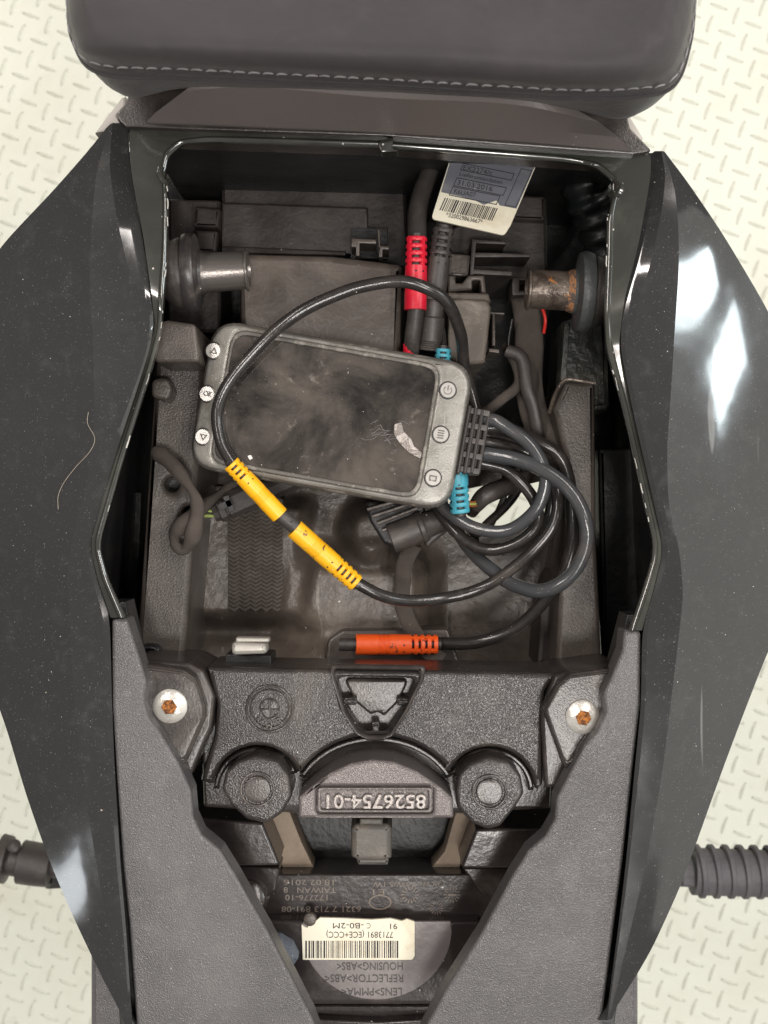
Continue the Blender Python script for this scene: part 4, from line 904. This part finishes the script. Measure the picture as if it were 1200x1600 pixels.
cable('cable', [(692,365,-.058),(700,330,-.064),(712,280,-.074),(724,240,-.084)], 13, M['rubber'], None, par=t)
# ---- tag on the cable
t = thing('printed_tag', 'cream printed tag with painted shade on its upper part and a barcode hanging above the black plug', 'tag', tuple(P(758, 300, -.055)))
zT = -.052
tagp = [(705,240),(836,262),(834,270),(800,348),(790,367),(783,369),(735,358),(680,343),(674,338),(676,330),(697,285)]
mb = MB(); mb.prism(rnd([(707,236),(838,258),(798,352,6),(788,368,8),(674,342,8),(678,328,4)], 4), zT, zT-.0018, .0003); mb.build('tag_card', M['paper'], t)
mb = MB(); mb.prism(rnd([(708,237),(836,259),(807,326),(781,321),(776,313),(756,320),(742,313),(720,307),(689,300)], 2), zT+.0002, zT-.0003, 0); mb.build('tag_shadow', M['tagshade'], t)  # shadow over the tag's upper part, put in as a grey sheet
ta = math.radians(11.5)
def T(u, v):   # u along the tag's text direction, v down it (slanted)
    return (697 + u*math.cos(ta) - v*.42, 300 + u*math.sin(ta) + v*.93)
fr = MB()
def frame(u0, v0, u1, v1, w_=1.1):
    fr.prism([T(u0, v0), T(u1, v0), T(u1, v1), T(u0, v1)], zT+.0004, zT, 0, holes=[[T(u0+w_, v0+w_), T(u1-w_, v0+w_), T(u1-w_, v1-w_), T(u0+w_, v1-w_)]])
frame(6, -50, 88, -38); frame(6, -26, 86, -12); frame(6, -11, 82, 4); frame(94, -60, 112, 2)
fr.build('tag_frame', M['ink'], t)
for tx, u, v, hgt, wd in (('EX2274/c', 32, -43, 8, 46), ('Lieferantendaten', 42, -32, 6, 68), ('31.03.2016', 38, -18.5, 8, 56), ('K6UA07', 28, -4, 8, 34), ('*320029863667*', 44, 35, 7, 58)):
    X, Y = T(u, v); text(tx, X, Y, zT+.0004, hgt, -11.5, M['ink'], t, .00004, wd)
mb = MB(); u = 2; random.seed(5)
while u < 86:
    wd = random.choice((1, 1, 1.7, 2.4)); mb.prism([T(u, 9), T(u+wd, 9), T(u+wd, 30), T(u, 30)], zT+.0002, zT, 0); u += wd+random.choice((1, 1.5, 2))
mb.build('barcode', M['ink'], t, merge=False)
# ---- velvet wrapped loom with plug at the left
t = thing('wrapped_loom', 'knotted cloth wrapped wiring loom lying on the left frame rail', 'wiring', tuple(P(300, 800, -.07)))
mb = MB(); mb.tube(path3([(243,706,-.064),(256,714,-.060),(272,729,-.056),(290,752,-.054),(304,774,-.052),(309,797,-.051),(304,824,-.052),(299,845,-.056),(287,859,-.060),(274,851,-.060),(274,834,-.058),(287,818,-.056),(306,802,-.060),(326,784,-.070),(352,766,-.082),(380,752,-.09)], 8), lambda q: (10.5+2.5*math.sin(q*19)+1.2*math.sin(q*47))*S*1.1, 14); mb.build('cloth_sleeve', M['tape'], t, sharp=60)
ax = (P(430,757,-.086)-P(330,803,-.080)).normalized()
mb = MB(); mb.lathe(P(332,802,-.080), ax, [(0, .0052), (.003, .0062), (.0035, .0075), (.007, .0078), (.0075, .0066), (.0085, .0066), (.009, .0078), (.012, .0078), (.03, .0078), (.055, .0078)], 10, ph=.3); pl = mb.build('plug_body', M['rubber'], t, sharp=30)
mb = MB(); mb.box(P(352,789,-.0722), .008, .0035, .0024, Matrix.Rotation(.4, 3, 'Z')); mb.box(P(358,787,-.0722), .003, .009, .0024, Matrix.Rotation(.4, 3, 'Z')); mb.build('plug_latch', M['black'], pl)
for k, mm in enumerate(('greenwire', 'rubber', 'greenwire')):
    cable('wire', [(306,800+k*3,-.062),(318,798+k*4,-.070),(334,800+k*3,-.078)], 2.6, M[mm], None, par=t, n=4, sides=8)
# ---- big black loom connector under the display
t = thing('loom_connector', 'chunky black ribbed connector half hidden under the lower edge of the display', 'connector', tuple(P(630, 820, -.08)))
ax = P(690,806,-.088)-P(575,836,-.086); ax.normalize()
mb = MB()
mb.prism(rnd([(570,782),(664,786),(668,815),(620,858),(600,850),(578,815)], 5), -.082, -.11, .002); b = mb.build('connector_body', M['black'], t, sharp=50)
for k in range(4):
    mb = MB(); mb.tube([P(574+k*8,796+k*11,-.079), P(640+k*6,778+k*8,-.079)], .0011, 6); mb.build('body_rib', M['dusty'], t)
mb = MB(); mb.lathe(P(610,842,-.082), P(662,822,-.082)-P(610,842,-.082), [(0, .0078), (.0006, .0086), (.017, .0086), (.018, .0094), (.02, .0094), (.022, .0078), (.034, .0070)], 24); mb.build('connector_barrel', M['rubber'], t, sharp=35)
mb = MB(); mb.prism(rnd([(655,800),(700,796),(712,820),(668,856),(664,850),(666,826)], 3), -.080, -.10, .0015); mb.build('connector_wing', M['rubber'], t, sharp=50)
cable('loom_strap', [(648,850,-.090),(634,880,-.098),(628,915,-.100),(630,950,-.100),(645,985,-.094),(668,1015,-.09),(690,1032,-.09)], 13, M['tape'], 'flat cloth taped loom running down past the coil to the orange plug', 'wiring', flat=.35)
# ---- taped looms on the right of the bay
cable('taped_loom', [(815,440,-.11),(822,480,-.100),(828,540,-.094),(826,600,-.094),(838,660,-.094),(868,720,-.09),(886,800,-.092),(880,900,-.10)], 22, M['tape'], 'broad cloth taped loom running down the right of the bay beside the rusty pin', 'wiring', flat=.5, sides=16)
cable('twisted_loom', [(790,540,-.095),(806,570,-.088),(810,600,-.086),(780,628,-.086),(752,650,-.088)], 8, M['tape'], 'twisted dark loom bending behind the ribbed cable block', 'wiring', n=8)
cable('taped_tail', [(792,548,-.085),(815,560,-.082),(822,605,-.080),(834,640,-.082),(840,690,-.088),(836,740,-.1)], 10, M['rubber'], 'thin glossy taped lead hanging between relay box and cable coil', 'wiring', flat=.5)
cable('red_wire', [(740,668,-.09),(768,640,-.088),(784,622,-.088)], 2.6, M['redwire'], 'thin red wire showing between the ribbed block and the twisted loom', 'wire', sides=8)
cable('red_wire', [(846,480,-.09),(852,500,-.088),(850,520,-.092)], 2.6, M['redwire'], 'stub of red wire beside the broad taped loom', 'wire', sides=8)
cable('black_wire', [(800,500,-.088),(796,540,-.09),(806,575,-.09)], 2.2, M['cable'], 'thin black wire dropping beside the relay box', 'wire', sides=8)
cable('black_wire', [(774,700,-.105),(790,760,-.10),(765,830,-.11)], 5, M['rubber'], 'thin black wire crossing the gap that shows the floor, nearest the teal plug', 'wire')
cable('black_wire', [(820,730,-.105),(800,780,-.10),(745,835,-.11)], 7, M['rubber'], 'thicker black wire crossing the gap that shows the floor', 'wire')
cable('taped_bundle', [(735,800,-.11),(760,775,-.1),(800,752,-.098),(850,740,-.1)], 11, M['tape'], 'dark taped wire bundle running across the gap inside the cable coil', 'wiring')
t = thing('small_plug', 'small black plug with brown wires beside the teal sleeve', 'plug', tuple(P(755, 772, -.08)))
mb = MB(); mb.tube(path3([(742,792,-.082),(756,776,-.078),(776,766,-.080),(800,760,-.088)], 5), lambda q: (.0042+.0012*math.sin(q*3)), 12); mb.build('plug_body', M['rubber'], t)
for k in range(3): cable('wire', [(724,784+k*3,-.07),(738,786+k*3,-.074),(750,783+k*3,-.078)], 1.8, M['copper' if k != 1 else 'greenwire'], None, par=t, n=4, sides=8)
# ---- hair lying on the left panel
hp = []
for x, y in ((138,644),(137,662),(148,685),(140,706),(119,729),(100,754),(91,775),(91,796)):
    o_ = Vector((0, 0, H)); d_ = (P(x, y, 0)-o_).normalized(); hit = bvh_left.ray_cast(o_, d_)
    hp.append((hit[0] if hit[0] else P(x, y, 0)) - d_*.0006)
mb = MB(); mb.tube(catmull(hp, 8), .00013, 5); tag(mb.build('hair_strand', M['hair'], merge=False), 'single long pale hair lying curled on the left glossy side panel', 'hair')

# ---- crumbs and grit lying about
random.seed(21)
deps = bpy.context.evaluated_depsgraph_get(); bpy.context.view_layer.update()
def drop(px, py):
    o_ = Vector((0, 0, H)); d_ = (P(px, py, 0)-o_).normalized()
    ok, loc, nrm, idx, ob, mx = SC.ray_cast(bpy.context.evaluated_depsgraph_get(), o_, d_)
    return loc, nrm, ob
grit = MB()
for x0, x1, y0, y1, n in ((300, 860, 870, 1010, 60), (220, 300, 860, 1010, 14), (340, 690, 540, 770, 26), (380, 620, 400, 500, 12), (330, 850, 1060, 1180, 24), (420, 760, 1380, 1560, 16), (620, 780, 380, 560, 14), (640, 850, 760, 1000, 16), (20, 160, 700, 1300, 26), (1040, 1160, 600, 1300, 26)):
    for k in range(n):
        loc, nrm, ob = drop(random.uniform(x0, x1), random.uniform(y0, y1))
        if ob is None or nrm.z < .5 or loc.z < -.3: continue
        r = random.uniform(.00018, .00050)*(1.6 if random.random() < .12 else 1)
        vs = [loc + Vector((random.uniform(-r, r), random.uniform(-r, r), random.uniform(0, r))) for _ in range(4)]
        grit.add(vs, [(0,1,2),(0,1,3),(1,2,3),(0,2,3)])
tag(grit.build('grit', mat('pale_grit', (0.42, 0.37, 0.3), 0.8), merge=False, wn=False), 'pale crumbs of grit scattered over the bay, display and side panels', kind='stuff')
mb = MB(); c = P(*D(-118, 86), zD+.0006)
mb.prism(rnd([(386,712),(392,711),(395,716),(390,719)], 1.5), zD+.0004, zD-.0008, .0003); mb.build('paint_chip', mat('white_chip', (0.7, 0.68, 0.62), 0.6), scr)
